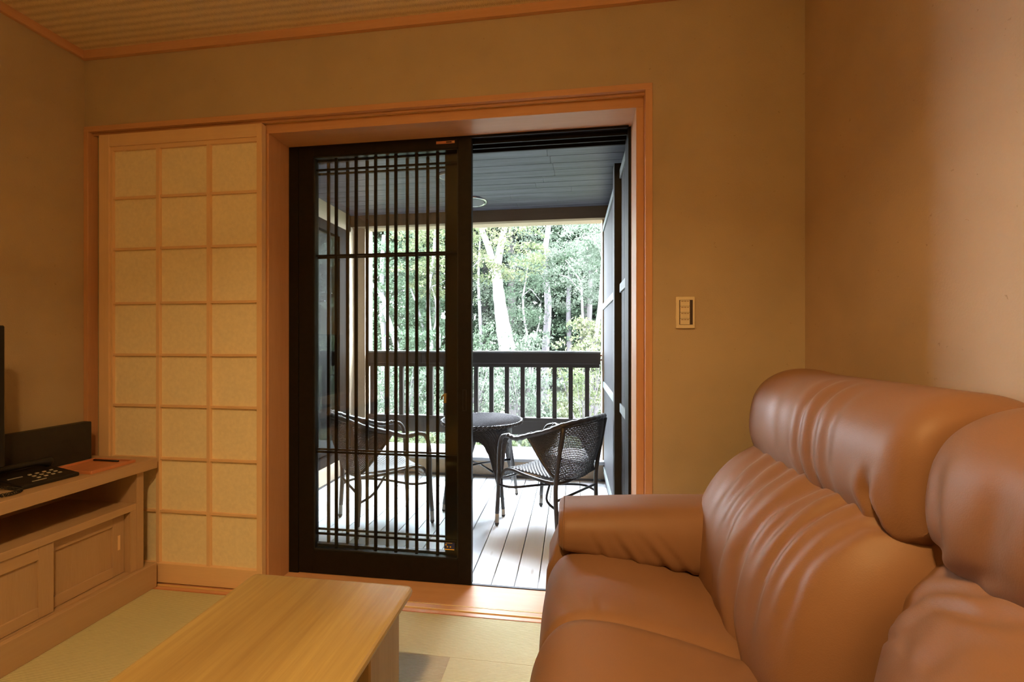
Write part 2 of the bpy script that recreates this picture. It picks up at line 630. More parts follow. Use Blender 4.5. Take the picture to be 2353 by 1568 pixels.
# floor of borderless rush mats
fl = s_empty('floor', (0, 0, 0), 'borderless rush matting laid in squares of alternating tone', 'floor')
BX('subfloor', M_CHAR, fl, XL, XR, YB, 1.668, -0.1, -0.016)
xs = [-2.19, -1.302, -0.412, 0.478, 0.834]
ys = [1.668, 1.443, 0.553, -0.337, -1.227, -2.39]
BX('tatami_mat', M_TAT_A, fl, -2.19, 0.834, ys[1] + .0002, ys[0] - .0002, -0.016, 0.0, .0004)
for i in range(4):
    for j in range(1, 5):
        BX('tatami_mat', M_TAT_A if (i != 1 or j % 2 == 0) else M_TAT_B, fl, xs[i] + .0002, xs[i + 1] - .0002,
           ys[j + 1] + .0002, ys[j] - .0002, -0.016, 0.0, .0004)

# door casing, head, jambs and sill
cs = s_empty('trim_4', (0, YW, 0), 'orange cypress casing, head track and jambs of the wide sliding doorway', 'trim')
BX('head_casing', M_HIN_X, cs, -2.199, 0.301, YW - .006, 1.712, 2.030, 2.054, .001)
mb = MB()
mb.box(-2.199, 0.275, 1.712, 1.92, 2.034, 2.054)
mb.box(-2.175, 0.275, 1.716, 1.722, 2.022, 2.034)
mb.build('head_track', M_HIN_X, cs)
BX('track_strip', M_BAMBOO, cs, -2.175, 0.275, 1.7225, 1.7345, 2.026, 2.034, .001)
BX('side_casing', M_HIN_Z, cs, 0.275, 0.301, YW - .006, 1.92, 0.0, 2.030, .001)
BX('side_casing', M_HIN_Z, cs, -2.199, -2.175, YW - .006, 1.737, 0.0, 2.030, .001)
BX('head_lintel', M_HIN_X, cs, -1.335, 0.275, 1.7355, 1.92, OZ, 2.034, .001)
BX('jamb', M_HIN_Z, cs, OX1, 0.275, 1.7355, 1.90, 0.0, OZ, .001)
BX('jamb', M_HIN_Z, cs, -1.335, OX0, 1.7355, 1.90, 0.0, OZ, .001)
sl = s_empty('trim_5', (0, YW, 0), 'cypress door sill with two pale bamboo slide strips', 'trim')
mb = MB()
mb.box(-2.175, 0.301, 1.668, 1.686, -.1, 0.000)
mb.box(-2.175, 0.301, 1.686, 1.694, -.1, -0.004)
mb.box(-2.175, 0.301, 1.694, 1.722, -.1, 0.0005)
mb.box(-2.175, 0.301, 1.730, 1.88, -.1, 0.0005)
mb.box(-2.175, 0.301, 1.722, 1.730, -.1, -0.002)
mb.build('sill_board', M_HIN_X, sl)
BX('sill_edge', M_TRAY, sl, -2.175, 0.301, 1.664, 1.6685, -.05, 0.002, .0005)
BX('slide_strip', M_BAMBOO, sl, -2.175, 0.275, 1.6935, 1.6985, -0.004, 0.0018, .0006)
BX('slide_strip', M_BAMBOO, sl, -2.175, 0.275, 1.7225, 1.7275, -0.004, 0.0018, .0006)

# shoji screen parked in front of the wall
sh = s_empty('door_1', (-1.72, 1.716, 0.006), 'pale wooden paper screen with a grid of twenty-four panes', 'door')
y0, y1 = 1.7035, 1.7300
xa, xb, xc, xd = -2.130, -2.077, -1.343, -1.318
BX('stile', M_SHO_Z, sh, xa, xb, y0, y1, 0.006, 2.016, .0012)
BX('stile', M_SHO_Z, sh, xc, xd, y0, y1, 0.006, 2.016, .0012)
BX('top_rail', M_SHO_X, sh, xb, xc, y0, y1, 1.961, 2.016, .0012)
BX('bottom_rail', M_SHO_X, sh, xb, xc, y0, y1, 0.006, 0.091, .0012)
BX('inner_frame', M_SHO_X, sh, xb, xc, y0 + .006, y1 - .004, 1.943, 1.961, .001)
BX('inner_frame', M_SHO_Z, sh, xb, xb + .012, y0 + .006, y1 - .004, 0.091, 1.943, .001)
kx = [-1.831, -1.579]
kz = [1.728, 1.496, 1.251, 1.018, 0.79, 0.556, 0.321]
for x in kx:
    BX('lattice_bar', M_SHO_Z, sh, x - .0085, x + .0085, y0 + .004, y0 + .018, 0.091, 1.943, .001)
for z in kz:
    for a, b in ((xb + .012, kx[0] - .0085), (kx[0] + .0085, kx[1] - .0085), (kx[1] + .0085, xc)):
        BX('lattice_bar', M_SHO_X, sh, a, b, y0 + .007, y0 + .018, z - .0055, z + .0055, .0008)
zz = [1.943] + kz + [0.091]
xx = [xb + .010] + kx + [xc]
for i in range(3):
    for j in range(8):
        BX('paper_pane', M_PAPER, sh, xx[i], xx[i + 1], y0 + .018, y0 + .0195, zz[j + 1], zz[j])

# glass sashes
fr = s_empty('window_1', (0, 1.9, 0), 'black metal frame and tracks of the glazed sliding doors', 'window')
mb = MB()
mb.box(OX0, -1.262, 1.872, 2.0, 0.0, OZ)
mb.build('side_jamb', M_SASH, fr, .001)
BX('side_jamb', M_SASH, fr, 0.236, 0.262, 1.885, 2.0, 0.0, OZ, .001)
mb = MB()
mb.box(-1.262, 0.236, 1.872, 1.876, 1.9745, OZ)
mb.box(-1.262, 0.236, 1.876, 2.0, 1.981, 2.02)
mb.box(-1.262, 0.236, 1.908, 1.916, 1.962, 1.981)
mb.box(-1.262, 0.236, 1.955, 1.964, 1.962, 1.981)
mb.box(-1.262, 0.236, 1.99, 2.0, 1.958, 1.981)
mb.build('head_track', M_SASH, fr, .0008)
mb = MB()
mb.box(-1.262, 0.236, 1.881, 1.896, -0.05, 0.001)
mb.box(-1.262, 0.236, 1.881, 1.8835, 0.001, 0.0035)
mb.build('bottom_track', M_SASHX, fr)


def sash(name, label, X0, X1, Y, stileL, stileR, bars, extras=True):
    d = s_empty(name, ((X0 + X1) / 2, Y, 0.004), label, 'door')
    ya, yb = Y - .015, Y + .015
    zt, zb, zit, zib = 1.978, 0.004, 1.935, 0.111
    BX('stile', M_SASH, d, X0, X0 + stileL, ya, yb, zb, zt, .0015)
    BX('stile', M_SASH, d, X1 - stileR, X1, ya, yb, zb, zt, .0015)
    BX('top_rail', M_SASH, d, X0 + stileL, X1 - stileR, ya, yb, zit, zt, .001)
    BX('bottom_rail', M_SASH, d, X0 + stileL, X1 - stileR, ya, yb, zb, zib, .001)
    mb = MB()
    gx0, gx1 = X0 + stileL, X1 - stileR
    for (a, b, c, e) in ((gx0, gx1, zit - .006, zit), (gx0, gx1, zib, zib + .006)):
        mb.box(a, b, ya + .004, yb - .004, c, e)
    mb.box(gx0, gx0 + .006, ya + .004, yb - .004, zib, zit)
    mb.box(gx1 - .006, gx1, ya + .004, yb - .004, zib, zit)
    mb.build('glazing_bead', M_SASHX, d)
    mb = MB()
    mb.add([(gx0, Y, zib), (gx1, Y, zib), (gx1, Y, zit), (gx0, Y, zit)], [(0, 1, 2, 3)])
    mb.build('pane', M_GLASS, d)
    mb = MB()
    mb.add([(gx0, Y + .012, zib), (gx1, Y + .012, zib), (gx1, Y + .012, zit), (gx0, Y + .012, zit)], [(0, 1, 2, 3)])
    mb.build('pane', M_GLASS, d)
    for x in bars:
        BX('lattice_bar', M_SASH, d, x - .0065, x + .0065, Y + .001, Y + .011, zib, zit, .0008)
    for z in (1.878, 1.478, 0.5625, 0.181):
        BX('lattice_bar', M_SASH, d, gx0, gx1, Y + .001, Y + .009, z - .0045, z + .0045, .0008)
    return d


FB = [-1.085, -0.987, -0.892, -0.795, -0.696, -0.598]
d2 = sash('door_2', 'black framed glass sliding door with vertical bars, the sash nearer the room', -1.26, -0.438, 1.888, .072, .060, FB)
# door pull, stickers
mb = MB()
mb.box(-0.478, -0.474, 1.871, 1.8735, 0.77, 0.866)
mb.box(-0.464, -0.460, 1.871, 1.8735, 0.77, 0.866)
mb.box(-0.474, -0.464, 1.871, 1.8735, 0.862, 0.866)
mb.box(-0.474, -0.464, 1.871, 1.8735, 0.770, 0.774)
mb.build('door_pull', M_SASHX, d2)
lab = MB().box(-0.598, -0.513, 1.8722, 1.8732, 1.956, 1.968).build('maker_label', M_TRAY, d2)
lab['label'] = 'small amber label strip'
MB().box(-0.552, -0.528, 1.8718, 1.8723, 1.959, 1.9655).build('label_print', M_SLOT, lab)
MB().box(-0.524, -0.515, 1.8718, 1.8723, 1.958, 1.966).build('label_print', M_BRASS, lab)
M_BLUE = mat_plain('sticker_blue', (0.02, 0.03, 0.12), 0.5, 0.05, 30, 0, 0)
M_YEL = mat_plain('sticker_yellow', (0.75, 0.5, 0.05), 0.5, 0.05, 30, 0, 0)
st = MB().box(-0.565, -0.517, 1.8855, 1.8865, 0.146, 0.180).build('sticker', M_BLUE, d2)
st['label'] = 'small blue rating sticker with yellow dots'
mb = MB()
for k, (sx, sz) in enumerate(((-0.557, 0.1695), (-0.550, 0.161), (-0.5365, 0.161))):
    mb.tube([(sx, 1.8849, sz), (sx, 1.8856, sz)], .0036, 8)
mb.box(-0.558, -0.528, 1.885, 1.8856, 0.1765, 0.1785)
mb.box(-0.563, -0.519, 1.885, 1.8856, 0.1475, 0.1512)
mb.build('sticker_print', M_YEL, st)
d3 = sash('door_3', 'black framed glass sliding door with vertical bars, parked behind the nearer sash', -1.262, -0.472, 1.936,
          .05, .095, [-1.152, -1.055, -0.957, -0.856, -0.759, -0.660])
mb = MB()
mb.box(-0.572, -0.562, 1.902, 1.921, 0.800, 0.842)
mb.tube([(-0.568, 1.908, 0.842), (-0.580, 1.906, 0.830), (-0.583, 1.906, 0.815)], .004, 8)
lk = mb.build('crescent_latch', M_BRASS, d3)
lk['label'] = 'small brass latch'

# unseen roof over room and balcony, added to stop light leaks; foundation
structure(BX('roof', M_CHAR, None, -4.2, 2.9, YB - .3, 3.60, 2.56, 2.7), 'unseen flat roof slab added over room and balcony', 'roof')
structure(BX('trim_6', M_CHAR, None, XL - .15, XR + .15, YB - .2, 1.92, -0.3, -0.1), 'foundation slab', 'foundation')

# ------------------------------------------------------------------ balcony
dk = s_empty('deck', (0, 2.0, 0), 'pale weathered wooden balcony deck boards running outward', 'deck')
BX('joist', M_CHAR, dk, -1.82, 0.30, 2.0, 3.40, -0.12, -0.035)
x = -0.354 - 0.1035 * 15
while x < 0.30:
    if x + .0995 > -1.82:
        BX('deck_board', M_DECK, dk, max(x + .002, -1.819), min(x + .1010, 0.30), 1.897 if -1.26 < x and x + .101 < .236 else 2.003, 3.395, -0.03, 0.0 - random.random() * .001, .0012)
    x += 0.1035
# board knots are in the timber: small dark discs set flush
bc = s_empty('balcony_ceiling', (0, 2.6, 2.13), 'dark stained board ceiling of the balcony', 'ceiling')
yy = 1.95
k = 0
while yy < 3.42:
    w = 0.098
    joints = [-1.83] + sorted([-1.2 + .5 * random.random(), -0.45 + 0.45 * random.random()]) + [0.30]
    for a, b in zip(joints[:-1], joints[1:]):
        BX('ceiling_board', M_BCEIL, bc, a + .0006, b - .0006, yy + .001, min(yy + w, 3.42), 2.1185 + .0006 * random.random(), 2.16, .0008)
    yy += w + .002
    k += 1
structure(BX('trim_7', M_BEAM, None, -1.82, 0.30, 3.40, 3.46, 2.026, 2.17, .002), 'brown beam along the outer edge of the balcony ceiling', 'beam')
structure(BX('trim_8', M_STUCCO, None, -4.2, 2.9, 3.46, 3.60, 2.035, 2.56), 'beige stucco lintel above the balcony opening', 'lintel')
# left balcony wall with a window
wlb = s_empty('wall_balcony_left', (-1.82, 2.6, 0), 'beige balcony side wall framing a dark window', 'wall')
mb = MB()
mb.box(-1.97, -1.82, 1.92, 3.40, -0.1, 0.135)
mb.box(-1.97, -1.82, 1.92, 3.40, 1.985, 2.16)
mb.box(-1.97, -1.82, 3.335, 3.62, -0.1, 2.16)
mb.box(-1.84, -1.725, 3.46, 3.60, -0.1, 2.04)
mb.build('plaster', M_STUCCO, wlb)
BX('skirting', M_SKIRT, wlb, -1.82, -1.812, 2.0, 3.40, 0.0, 0.012)
w2 = s_empty('window_2', (-1.85, 2.6, 0.135), 'dark framed side window with a reflecting pane beside the deck', 'window')
mb = MB()
mb.box(-1.87, -1.826, 1.92, 3.335, 0.135, 0.20)
mb.box(-1.87, -1.826, 1.92, 3.335, 1.91, 1.985)
mb.box(-1.87, -1.826, 3.24, 3.335, 0.20, 1.91)
mb.box(-1.87, -1.826, 1.92, 1.98, 0.20, 1.91)
mb.box(-1.87, -1.826, 2.66, 2.71, 0.20, 1.91)
mb.build('window_frame', M_SASH, w2, .0)
mb = MB()
mb.add([(-1.845, 1.98, .2), (-1.845, 3.24, .2), (-1.845, 3.24, 1.91), (-1.845, 1.98, 1.91)], [(0, 1, 2, 3)])
mb.build('pane', M_GLASS, w2)
BX('backing_sheet', M_BLACKM, w2, -1.90, -1.885, 1.93, 3.33, 0.14, 1.98)  # black sheet closing the window behind the pane
# right side wall behind the lattice screens
structure(BX('wall_balcony_right', M_SLATBACK, None, 0.30, 0.42, 1.92, 3.72, -0.1, 2.17), 'dark wall behind the lattice screens', 'wall')
structure(BX('trim_9', M_STUCCO, None, 0.236, 0.30, 3.46, 3.60, 0.15, 2.04), 'narrow pale reveal at the outer right corner', 'trim')


def lattice(name, label, ya, yb, zt, n):
    t = s_empty(name, (0.26, (ya + yb) / 2, 0.02), label, 'screen')
    for i in range(n):
        y = ya + .006 + (yb - ya - .012) * (i + .5) / n
        w = (yb - ya - .012) / n * .36
        BX('slat', M_SLAT, t, 0.247, 0.275, y - w, y + w, 0.02, zt, .001)
    for z in (0.10, 0.745, 1.345, zt - .035):
        BX('cross_rail', M_BAND, t, 0.238, 0.2475, ya, yb, z - .022, z + .022, .001)
    BX('backing_board', M_SLATBACK, t, 0.286, 0.299, ya, yb, 0.02, zt)
    return t


lattice('trim_10', 'dark slatted screen with pale cross rails right beside the doorway', 1.94, 2.245, 1.955, 9)
lattice('trim_11', 'dark slatted screen with pale cross rails beyond the black post', 2.36, 3.44, 1.985, 30)
structure(BX('trim_12', M_BLACKM, None, 0.214, 0.262, 2.262, 2.335, 0.0, 1.985, .002), 'black post between the two slatted screens', 'post')

# parapet
pp = s_empty('parapet', (0, 3.4, 0), 'low beige parapet with a grey metal cap below the railing', 'wall')
BX('plaster', M_STUCCO, pp, -1.82, 0.30, 3.41, 3.74, -0.6, 0.126)
BX('metal_cap', M_CAP, pp, -1.82, 0.30, 3.395, 3.80, 0.126, 0.152, .004)
BX('skirting', M_SKIRT, pp, -1.82, 0.30, 3.402, 3.41, 0.0, 0.016)

# railing
rl = thing('balcony_railing', 'dark stained wooden railing with square balusters on the low parapet', 'railing', (-0.8, 3.53, 0.152))
BX('top_rail', M_RAIL_X, rl, -1.79, 0.224, 3.50, 3.56, 0.896, 0.984, .002)
BX('cap_rail', M_BAND, rl, -1.79, 0.228, 3.488, 3.572, 0.984, 0.998, .002, 'thin pale weathered cap of the railing')
BX('sub_rail', M_RAIL_X, rl, -1.79, 0.218, 3.512, 3.55, 0.866, 0.896, .001)
BX('lower_rail', M_RAIL_X, rl, -1.79, 0.234, 3.50, 3.56, 0.428, 0.458, .002)
BX('bottom_board', M_RAIL_X, rl, -1.79, 0.234, 3.512, 3.55, 0.318, 0.428, .002)
xb_ = 0.12
while xb_ > -1.80:
    BX('baluster', M_RAIL_Z, rl, xb_ - .0175, xb_ + .0175, 3.515, 3.548, 0.458, 0.866, .0015)
    xb_ -= 0.1292
for z in (0.93, 0.965, 0.35, 0.40):
    MB().tube([(0.224, 3.53, z), (0.236, 3.53, z)], .008, 8).build('bolt', M_TRAY, rl)
def ceiling_disc(label, cx, cy, r, kind):
    t = thing('ceiling_speaker' if kind else 'recessed_downlight', label, 'ceiling speaker' if kind else 'downlight', (cx, cy, 2.118))
    zc = 2.118
    mb = MB().lathe([(r * 1.0, zc), (r * 1.0, zc - .008), (r * .95, zc - .012), (r * .84, zc - .012), (r * .82, zc - .004), (r * .80, zc)], cx, cy, 40)
    mb.build('rim', M_CHROME if kind else M_FOOT, t, 0, True)
    mb = MB().lathe([(r * .80, zc - .003), (r * .80, zc - .010), (0.001, zc - .013)], cx, cy, 40)
    mb.build('grille' if kind else 'lens', M_GRILLE, t, 0, False)
    return t


ceiling_disc('round grey speaker grille with a bright rim in the dark balcony ceiling', -0.735, 3.16, 0.115, 1)
ceiling_disc('small round downlight with pale rim in the dark balcony ceiling, seen through the glass', -0.775, 2.645, 0.055, 0)

# ------------------------------------------------------------------ wicker furniture on the balcony
RAD = math.radians


def weave_plate(fn, normal_up, nu, nv, amp=0.0032):
    """solid weave: over-under relief on a surface fn(u, v)"""
    def g(u, v):
        p = Vector(fn(u, v))
        i = u * (nu - 1)
        j = v * (nv - 1)
        s = math.sin(i * PI / 2) * math.sin(j * PI / 2)
        return p + Vector(normal_up) * amp * s
    return MB().surf(g, nu, nv)


def legs_with_foot(t, pts, rad, footp, name='leg'):
    """tube leg ending in pale sleeve and dark tip"""
    o = MB().tube(pts, rad, 10).build(name, M_TUBE, t, 0, True)
    a, b = Vector(footp[0]), Vector(footp[1])
    d = (b - a)
    MB().tube([a, a + d * .72], rad * .98, 10).build('foot_sleeve', M_FOOT, o, 0, True)
    MB().tube([a + d * .72, a + d * .86, b], [rad * 1.0, rad * 1.02, rad * .6], 10).build('foot_tip', M_BLACK, o, 0, True)
    return o


def make_chair(label):
    """local: front is +x, height 0.65, footprint about 0.42"""
    t = thing('wicker_armchair', label, 'chair', (0, 0, 0), 'wicker armchairs at the round balcony table')
    FX, BXx, W, ARM, TOP, SEAT = 0.205, -0.205, 0.205, 0.545, 0.650, 0.352
    for s in (-1, 1):
        # front leg runs up and bends back into the arm
        pts = smoothcurve([(FX + .012, s * W, 0.075), (FX, s * W, 0.25), (FX - .005, s * W, 0.44), (FX - .03, s * (W + .004), 0.525),
                           (FX - .085, s * (W + .01), ARM)], 16)
        legs_with_foot(t, pts, .0125, [(FX + .012, s * W, 0.077), (FX + .0145, s * W, 0.0)])
        pts = smoothcurve([(BXx - .005, s * W * .93, 0.075), (BXx + .005, s * W * .95, 0.28), (BXx - .012, s * W * .97, 0.42), (BXx - .052, s * W * 1.0, TOP - .012)], 12)
        legs_with_foot(t, pts, .0125, [(BXx - .005, s * W * .93, 0.077), (BXx - .010, s * W * .92, 0.0)])
    # rim: arm - back - arm
    R = [(FX - .085, -W - .01, ARM), (FX - .15, -W - .012, ARM - .006), (FX - .24, -W - .015, ARM + .022), (BXx + .05, -W - .012, TOP - .045),
         (BXx - .04, -W * .98, TOP - .006), (BXx - .085, -W * .5, TOP + .010), (BXx - .10, 0, TOP + .014),
         (BXx - .085, W * .5, TOP + .010), (BXx - .04, W * .98, TOP - .006), (BXx + .05, W + .012, TOP - .045),
         (FX - .24, W + .015, ARM + .022), (FX - .15, W + .012, ARM - .006), (FX - .085, W + .01, ARM)]
    rim = smoothcurve(R, 97)
    rr = [.0185 + .0018 * math.sin(i * 1.6) for i in range(97)]
    mb = MB().tube(rim, rr, 12, True, .78)
    # wrapped strand spiralling round the rim
    sp = []
    for i in range(96 * 3 - 2):
        a = i / 3.0
        p = rim[int(a)].lerp(rim[min(int(a) + 1, 96)], a - int(a))
        th = a * 1.3
        sp.append(p + Vector((math.cos(th) * .0165 * .7, math.sin(th) * .0165 * .5, math.sin(th + .8) * .0125)))
    mb.tube(sp, .0028, 5, False)
    mb.build('arm_rim', M_WICKER, t, 0, True)
    # seat: solid weave, waterfall front
    def seatf(u, v):
        x = -0.19 + 0.375 * u
        wy = (W - .016) * (0.90 + 0.10 * u)
        y = (v * 2 - 1) * wy
        z = SEAT - 0.018 * math.sin(u * PI * .8) * (1 - (v * 2 - 1) ** 2) + .006 * u
        if u > .86:
            q = (u - .86) / .14
            x = -0.19 + 0.375 * .86 + .045 * math.sin(q * PI / 2)
            z -= 0.055 * (1 - math.cos(q * PI / 2))
        return (x, y, z)
    weave_plate(seatf, (0, 0, 1), 64, 60).build('seat', M_WICKER, t, 0, False, mods=[('SOLIDIFY', dict(thickness=0.006))])
    # frame tube round the seat
    fr_ = smoothcurve([(-0.195, -W * .9, SEAT - .018), (0.0, -W * .93, SEAT - .016), (0.11, -W * .95, SEAT - .004), (0.165, -W * .95, SEAT - .02),
                       (0.188, -W * .9, SEAT - .066), (0.188, 0, SEAT - .070), (0.188, W * .9, SEAT - .066), (0.165, W * .95, SEAT - .02), (0.11, W * .95, SEAT - .004),
                       (0.0, W * .93, SEAT - .016), (-0.195, W * .9, SEAT - .018), (-0.205, 0, SEAT - .022), (-0.195, -W * .9, SEAT - .018)], 72)
    MB().tube(fr_, .0095, 8, False).build('seat_frame', M_TUBE, t, 0, True)
    # under-seat stretchers
    mb = MB()
    zs = .245
    mb.tube(smoothcurve([(FX, -W, zs), (0.10, -W * .93, zs + .004), (0.0, -.02, zs), (-0.12, W * .82, zs - .02), (BXx, W * .95, zs - .045)], 20), .007, 8)
    mb.tube(smoothcurve([(FX, W, zs), (0.10, W * .93, zs + .004), (0.0, .02, zs), (-0.12, -W * .82, zs - .02), (BXx, -W * .95, zs - .045)], 20), .007, 8)
    mb.tube([(BXx, -W * .95, zs), (BXx, W * .95, zs)], .007, 8)
    mb.build('stretcher', M_BRACE, t, 0, True)
    # open weave of back and sides
    nb = 56
    bot = smoothcurve([(-.038, -W - .014, ARM + .012), (-.10, -W - .004, SEAT + .115), (-.165, -W * .96, SEAT + .035), (-.205, -W * .60, SEAT - .020), (-.214, 0, SEAT - .03),
                       (-.205, W * .60, SEAT - .020), (-.165, W * .96, SEAT + .035), (-.10, W + .004, SEAT + .115), (-.038, W + .014, ARM + .012)], nb)
    top = [p + Vector((0, 0, -.006)) for p in smoothcurve([R[2], R[3], R[4], R[5], R[6], R[7], R[8], R[9], R[10]], nb)]
    NV = 33

    def shell(u, v):
        a = u * (nb - 1)
        i = min(int(a), nb - 2)
        f = a - i
        b_ = bot[i].lerp(bot[i + 1], f)
        t_ = top[i].lerp(top[i + 1], f)
        p = b_.lerp(t_, v)
        c = (u - .5) * 2
        p.x -= .022 * math.sin(v * PI) * (1 - c * c)
        return p
    NU = 84
    mb = MB()
    # stakes
    for k in range(NU):
        u = k / (NU - 1)
        ph = (k % 2) * PI
        mb.tube([shell(u, j / 12) for j in range(13)], .0022, 4, False)
    # weavers going in and out of the stakes, in pairs so that small gaps stay open
    for j in range(NV):
        v = (j + .5) / NV
        pts = []
        for k in range(NU * 2 - 1):
            u = k / (NU * 2 - 2)
            p = shell(u, v)
            q = shell(min(u + .01, 1), v) - shell(max(u - .01, 0), v)
            nrm = q.cross(Vector((0, 0, 1))).normalized()
            pts.append(p + nrm * .0026 * math.cos(k * PI / 2 + j * PI))
        mb.tube(pts, .0036, 4, False, .9)
    o = mb.build('woven_shell', M_WICKER, t, 0, True)
    # rolled edge along the front of the side weave
    for sgn in (-1, 1):
        MB().tube(smoothcurve([(-.030, sgn * (W + .014), ARM + .016), (-.10, sgn * (W + .004), SEAT + .112), (-.165, sgn * W * .96, SEAT + .033), (-.200, sgn * W * .80, SEAT - .008)], 14), .009, 8).build('shell_edge', M_WICKER, t, 0, True)
    return t


ch = make_chair('wicker armchair seen from its back, between round table and slatted screen')
ch2 = copy_tree(ch)
ch2['label'] = 'wicker armchair behind the barred glass, left of the round table'
ch.location = (-0.137, 2.55, 0)
ch.rotation_euler = (0, 0, math.atan2(.57, -.82))
ch2.location = (-1.12, 2.50, 0)
ch2.rotation_euler = (0, 0, math.atan2(.667, .745))

# round wicker table
TX, TY, TZ = -0.595, 2.855, 0.555
wt = thing('wicker_table', 'round dark wicker side table between the two armchairs', 'table', (TX, TY, 0))
TR = 0.268


def topf(u, v):
    # square-to-disc map keeps the rows straight
    a, b = u * 2 - 1, v * 2 - 1
    x_ = a * math.sqrt(max(0, 1 - b * b / 2))
    y_ = b * math.sqrt(max(0, 1 - a * a / 2))
    return (TX + x_ * TR * .985, TY + y_ * TR * .985, TZ)


weave_plate(topf, (0, 0, 1), 101, 101, .0052).build('tabletop', M_WICKER_TOP, wt)
mb = MB().lathe([(TR * .97, TZ - .012), (TR * .995, TZ - .010), (TR * 1.01, TZ - .002), (TR * 1.0, TZ + .004), (TR * .96, TZ + .002)], TX, TY, 64)
ring = []
for k in range(64 * 6 + 1):
    a = 2 * PI * k / (64 * 6)
    th = a * 60
    ring.append((TX + math.cos(a) * (TR + .004 * math.cos(th)), TY + math.sin(a) * (TR + .004 * math.cos(th)), TZ - .006 + .009 * math.sin(th)))
mb.tube(ring, .0045, 5, False)
mb.build('rim', M_WICKER, wt, 0, True)
mb = MB().lathe([(TR * .9, TZ - .014), (TR * .93, TZ - .026), (TR * .88, TZ - .030)], TX, TY, 48)
mb.build('under_ring', M_TUBE, wt, 0, True)
# apron: four woven panels flowing into the legs, arched between them
foot_ang = [math.atan2(fy - TY, fx - TX) for fx, fy in ((-0.813, 2.698), (-0.419, 2.647), (-0.373, 3.011), (-0.78, 3.06))]
a0 = math.atan2(2.647 - TY, -0.419 - TX)
for q in range(4):
    aa = a0 + q * PI / 2

    def panel(u, v, aa=aa):
        # u across half-panel to half-panel (centred on a leg), v downwards
        c = (u - .5) * 2
        low = 0.11 + 0.17 * abs(c) ** 0.0 * (1 - abs(c)) ** 1.6 * 1.0
        depth = 0.085 + 0.40 * max(0, 1 - abs(c)) ** 3.2
        depth = min(depth, 0.43)
        z = TZ - .02 - v * depth
        span = PI / 4 * c
        rad_ = 0.185 + 0.055 * (v * depth / .43) + .015 * (1 - v)
        # the leg narrows as it goes down because the panel's sides arch away
        return (TX + math.cos(aa + span) * rad_, TY + math.sin(aa + span) * rad_, z)
    nu_, nv_ = 41, 44

    def woven(u, v):
        p = Vector(panel(u, v))
        i, j = u * (nu_ - 1), v * (nv_ - 1)
        d = Vector((p.x - TX, p.y - TY, 0)).normalized()
        return p + d * .0022 * math.sin(i * PI / 2) * math.sin(j * PI / 2)
    MB().surf(woven, nu_, nv_).build('apron_panel', M_WICKER, wt, 0, False, mods=[('SOLIDIFY', dict(thickness=0.005))])
    ca, sa = math.cos(aa), math.sin(aa)
    legs_with_foot(wt, [(TX + ca * .215, TY + sa * .215, 0.42), (TX + ca * .25, TY + sa * .25, 0.2), (TX + ca * .272, TY + sa * .272, 0.045)], .011,
                   [(TX + ca * .272, TY + sa * .272, 0.046), (TX + ca * .277, TY + sa * .277, 0.0)])
mb = MB()
for q in range(2):
    aa = a0 + q * PI / 2
    mb.tube([(TX + math.cos(aa) * .245, TY + math.sin(aa) * .245, .235 + .02 * q), (TX, TY, .250 + .014 * q), (TX - math.cos(aa) * .245, TY - math.sin(aa) * .245, .235 + .02 * q)], .0065, 8)
mb.build('cross_brace', M_BRACE, wt, 0, True)

# ------------------------------------------------------------------ tv stand
SX = -1.808
tv = thing('tv_stand', 'long light oak television stand with open shelf and sliding doors', 'tv stand', (-2.0, 0.75, 0))
Y0, Y1 = -0.55, 1.672
BX('base', M_OAK_Y, tv, -2.185, SX, Y0, 1.684, 0.0, 0.106, .0015)
BX('top', M_OAK_Y, tv, -2.19, SX + .002, Y0, 1.684, 0.522, 0.565, .0015)
BX('side_panel', M_OAK_Z, tv, -2.185, SX - .018, 1.610, 1.640, 0.106, 0.522, .001)
BX('side_panel', M_OAK_Z, tv, -2.185, SX - .018, Y0, Y0 + .03, 0.106, 0.522, .001)
BX('back_panel', M_OAK_Y, tv, -2.19, -2.183, Y0, 1.64, 0.106, 0.522)
BX('shelf_board', M_OAK_Y, tv, -2.183, SX - .020, Y0 + .03, 1.610, 0.365, 0.393, .001)
BX('bottom_board', M_OAK_Y, tv, -2.183, SX - .02, Y0 + .03, 1.610, 0.106, 0.112)
BX('front_stile', M_OAK_Z, tv, SX - .075, SX - .018, 1.584, 1.610, 0.112, 0.365, .001)


def sliding(ya, yb, xf, pull):
    d = s = MB()
    z0, z1 = 0.114, 0.364
    w = .045
    fx0, fx1 = xf - .016, xf
    root = MB().box(fx0, fx1 - .008, ya + w, yb - w, z0 + .04, z1 - .045).build('door', M_OAK_Z, tv)
    BX('door_stile', M_OAK_Z, root, fx0, fx1, ya, ya + w, z0, z1, .001)
    BX('door_stile', M_OAK_Z, root, fx0, fx1, yb - w, yb, z0, z1, .001)
    BX('door_rail', M_OAK_Y, root, fx0, fx1, ya + w, yb - w, z0, z0 + .04, .001)
    BX('door_rail', M_OAK_Y, root, fx0, fx1, ya + w, yb - w, z1 - .045, z1, .001)
    if pull:
        mb = MB()
        mb.box(fx1 - .003, fx1 + .0006, yb - .026, yb - .016, 0.215, 0.275)
        mb.build('finger_pull', M_SHO_Z, root)
    return root


sliding(1.270, 1.583, SX - .048, True)
sliding(0.93, 1.318, SX - .026, False)
sliding(0.60, 0.98, SX - .048, False)
sliding(0.20, 0.64, SX - .026, False)
MB().tube([(-1.90, 1.135, .4), (-1.885, 1.135, .4), (-1.88, 1.135, .4)], .02, 12).build('cable_grommet', M_BLACK, tv)

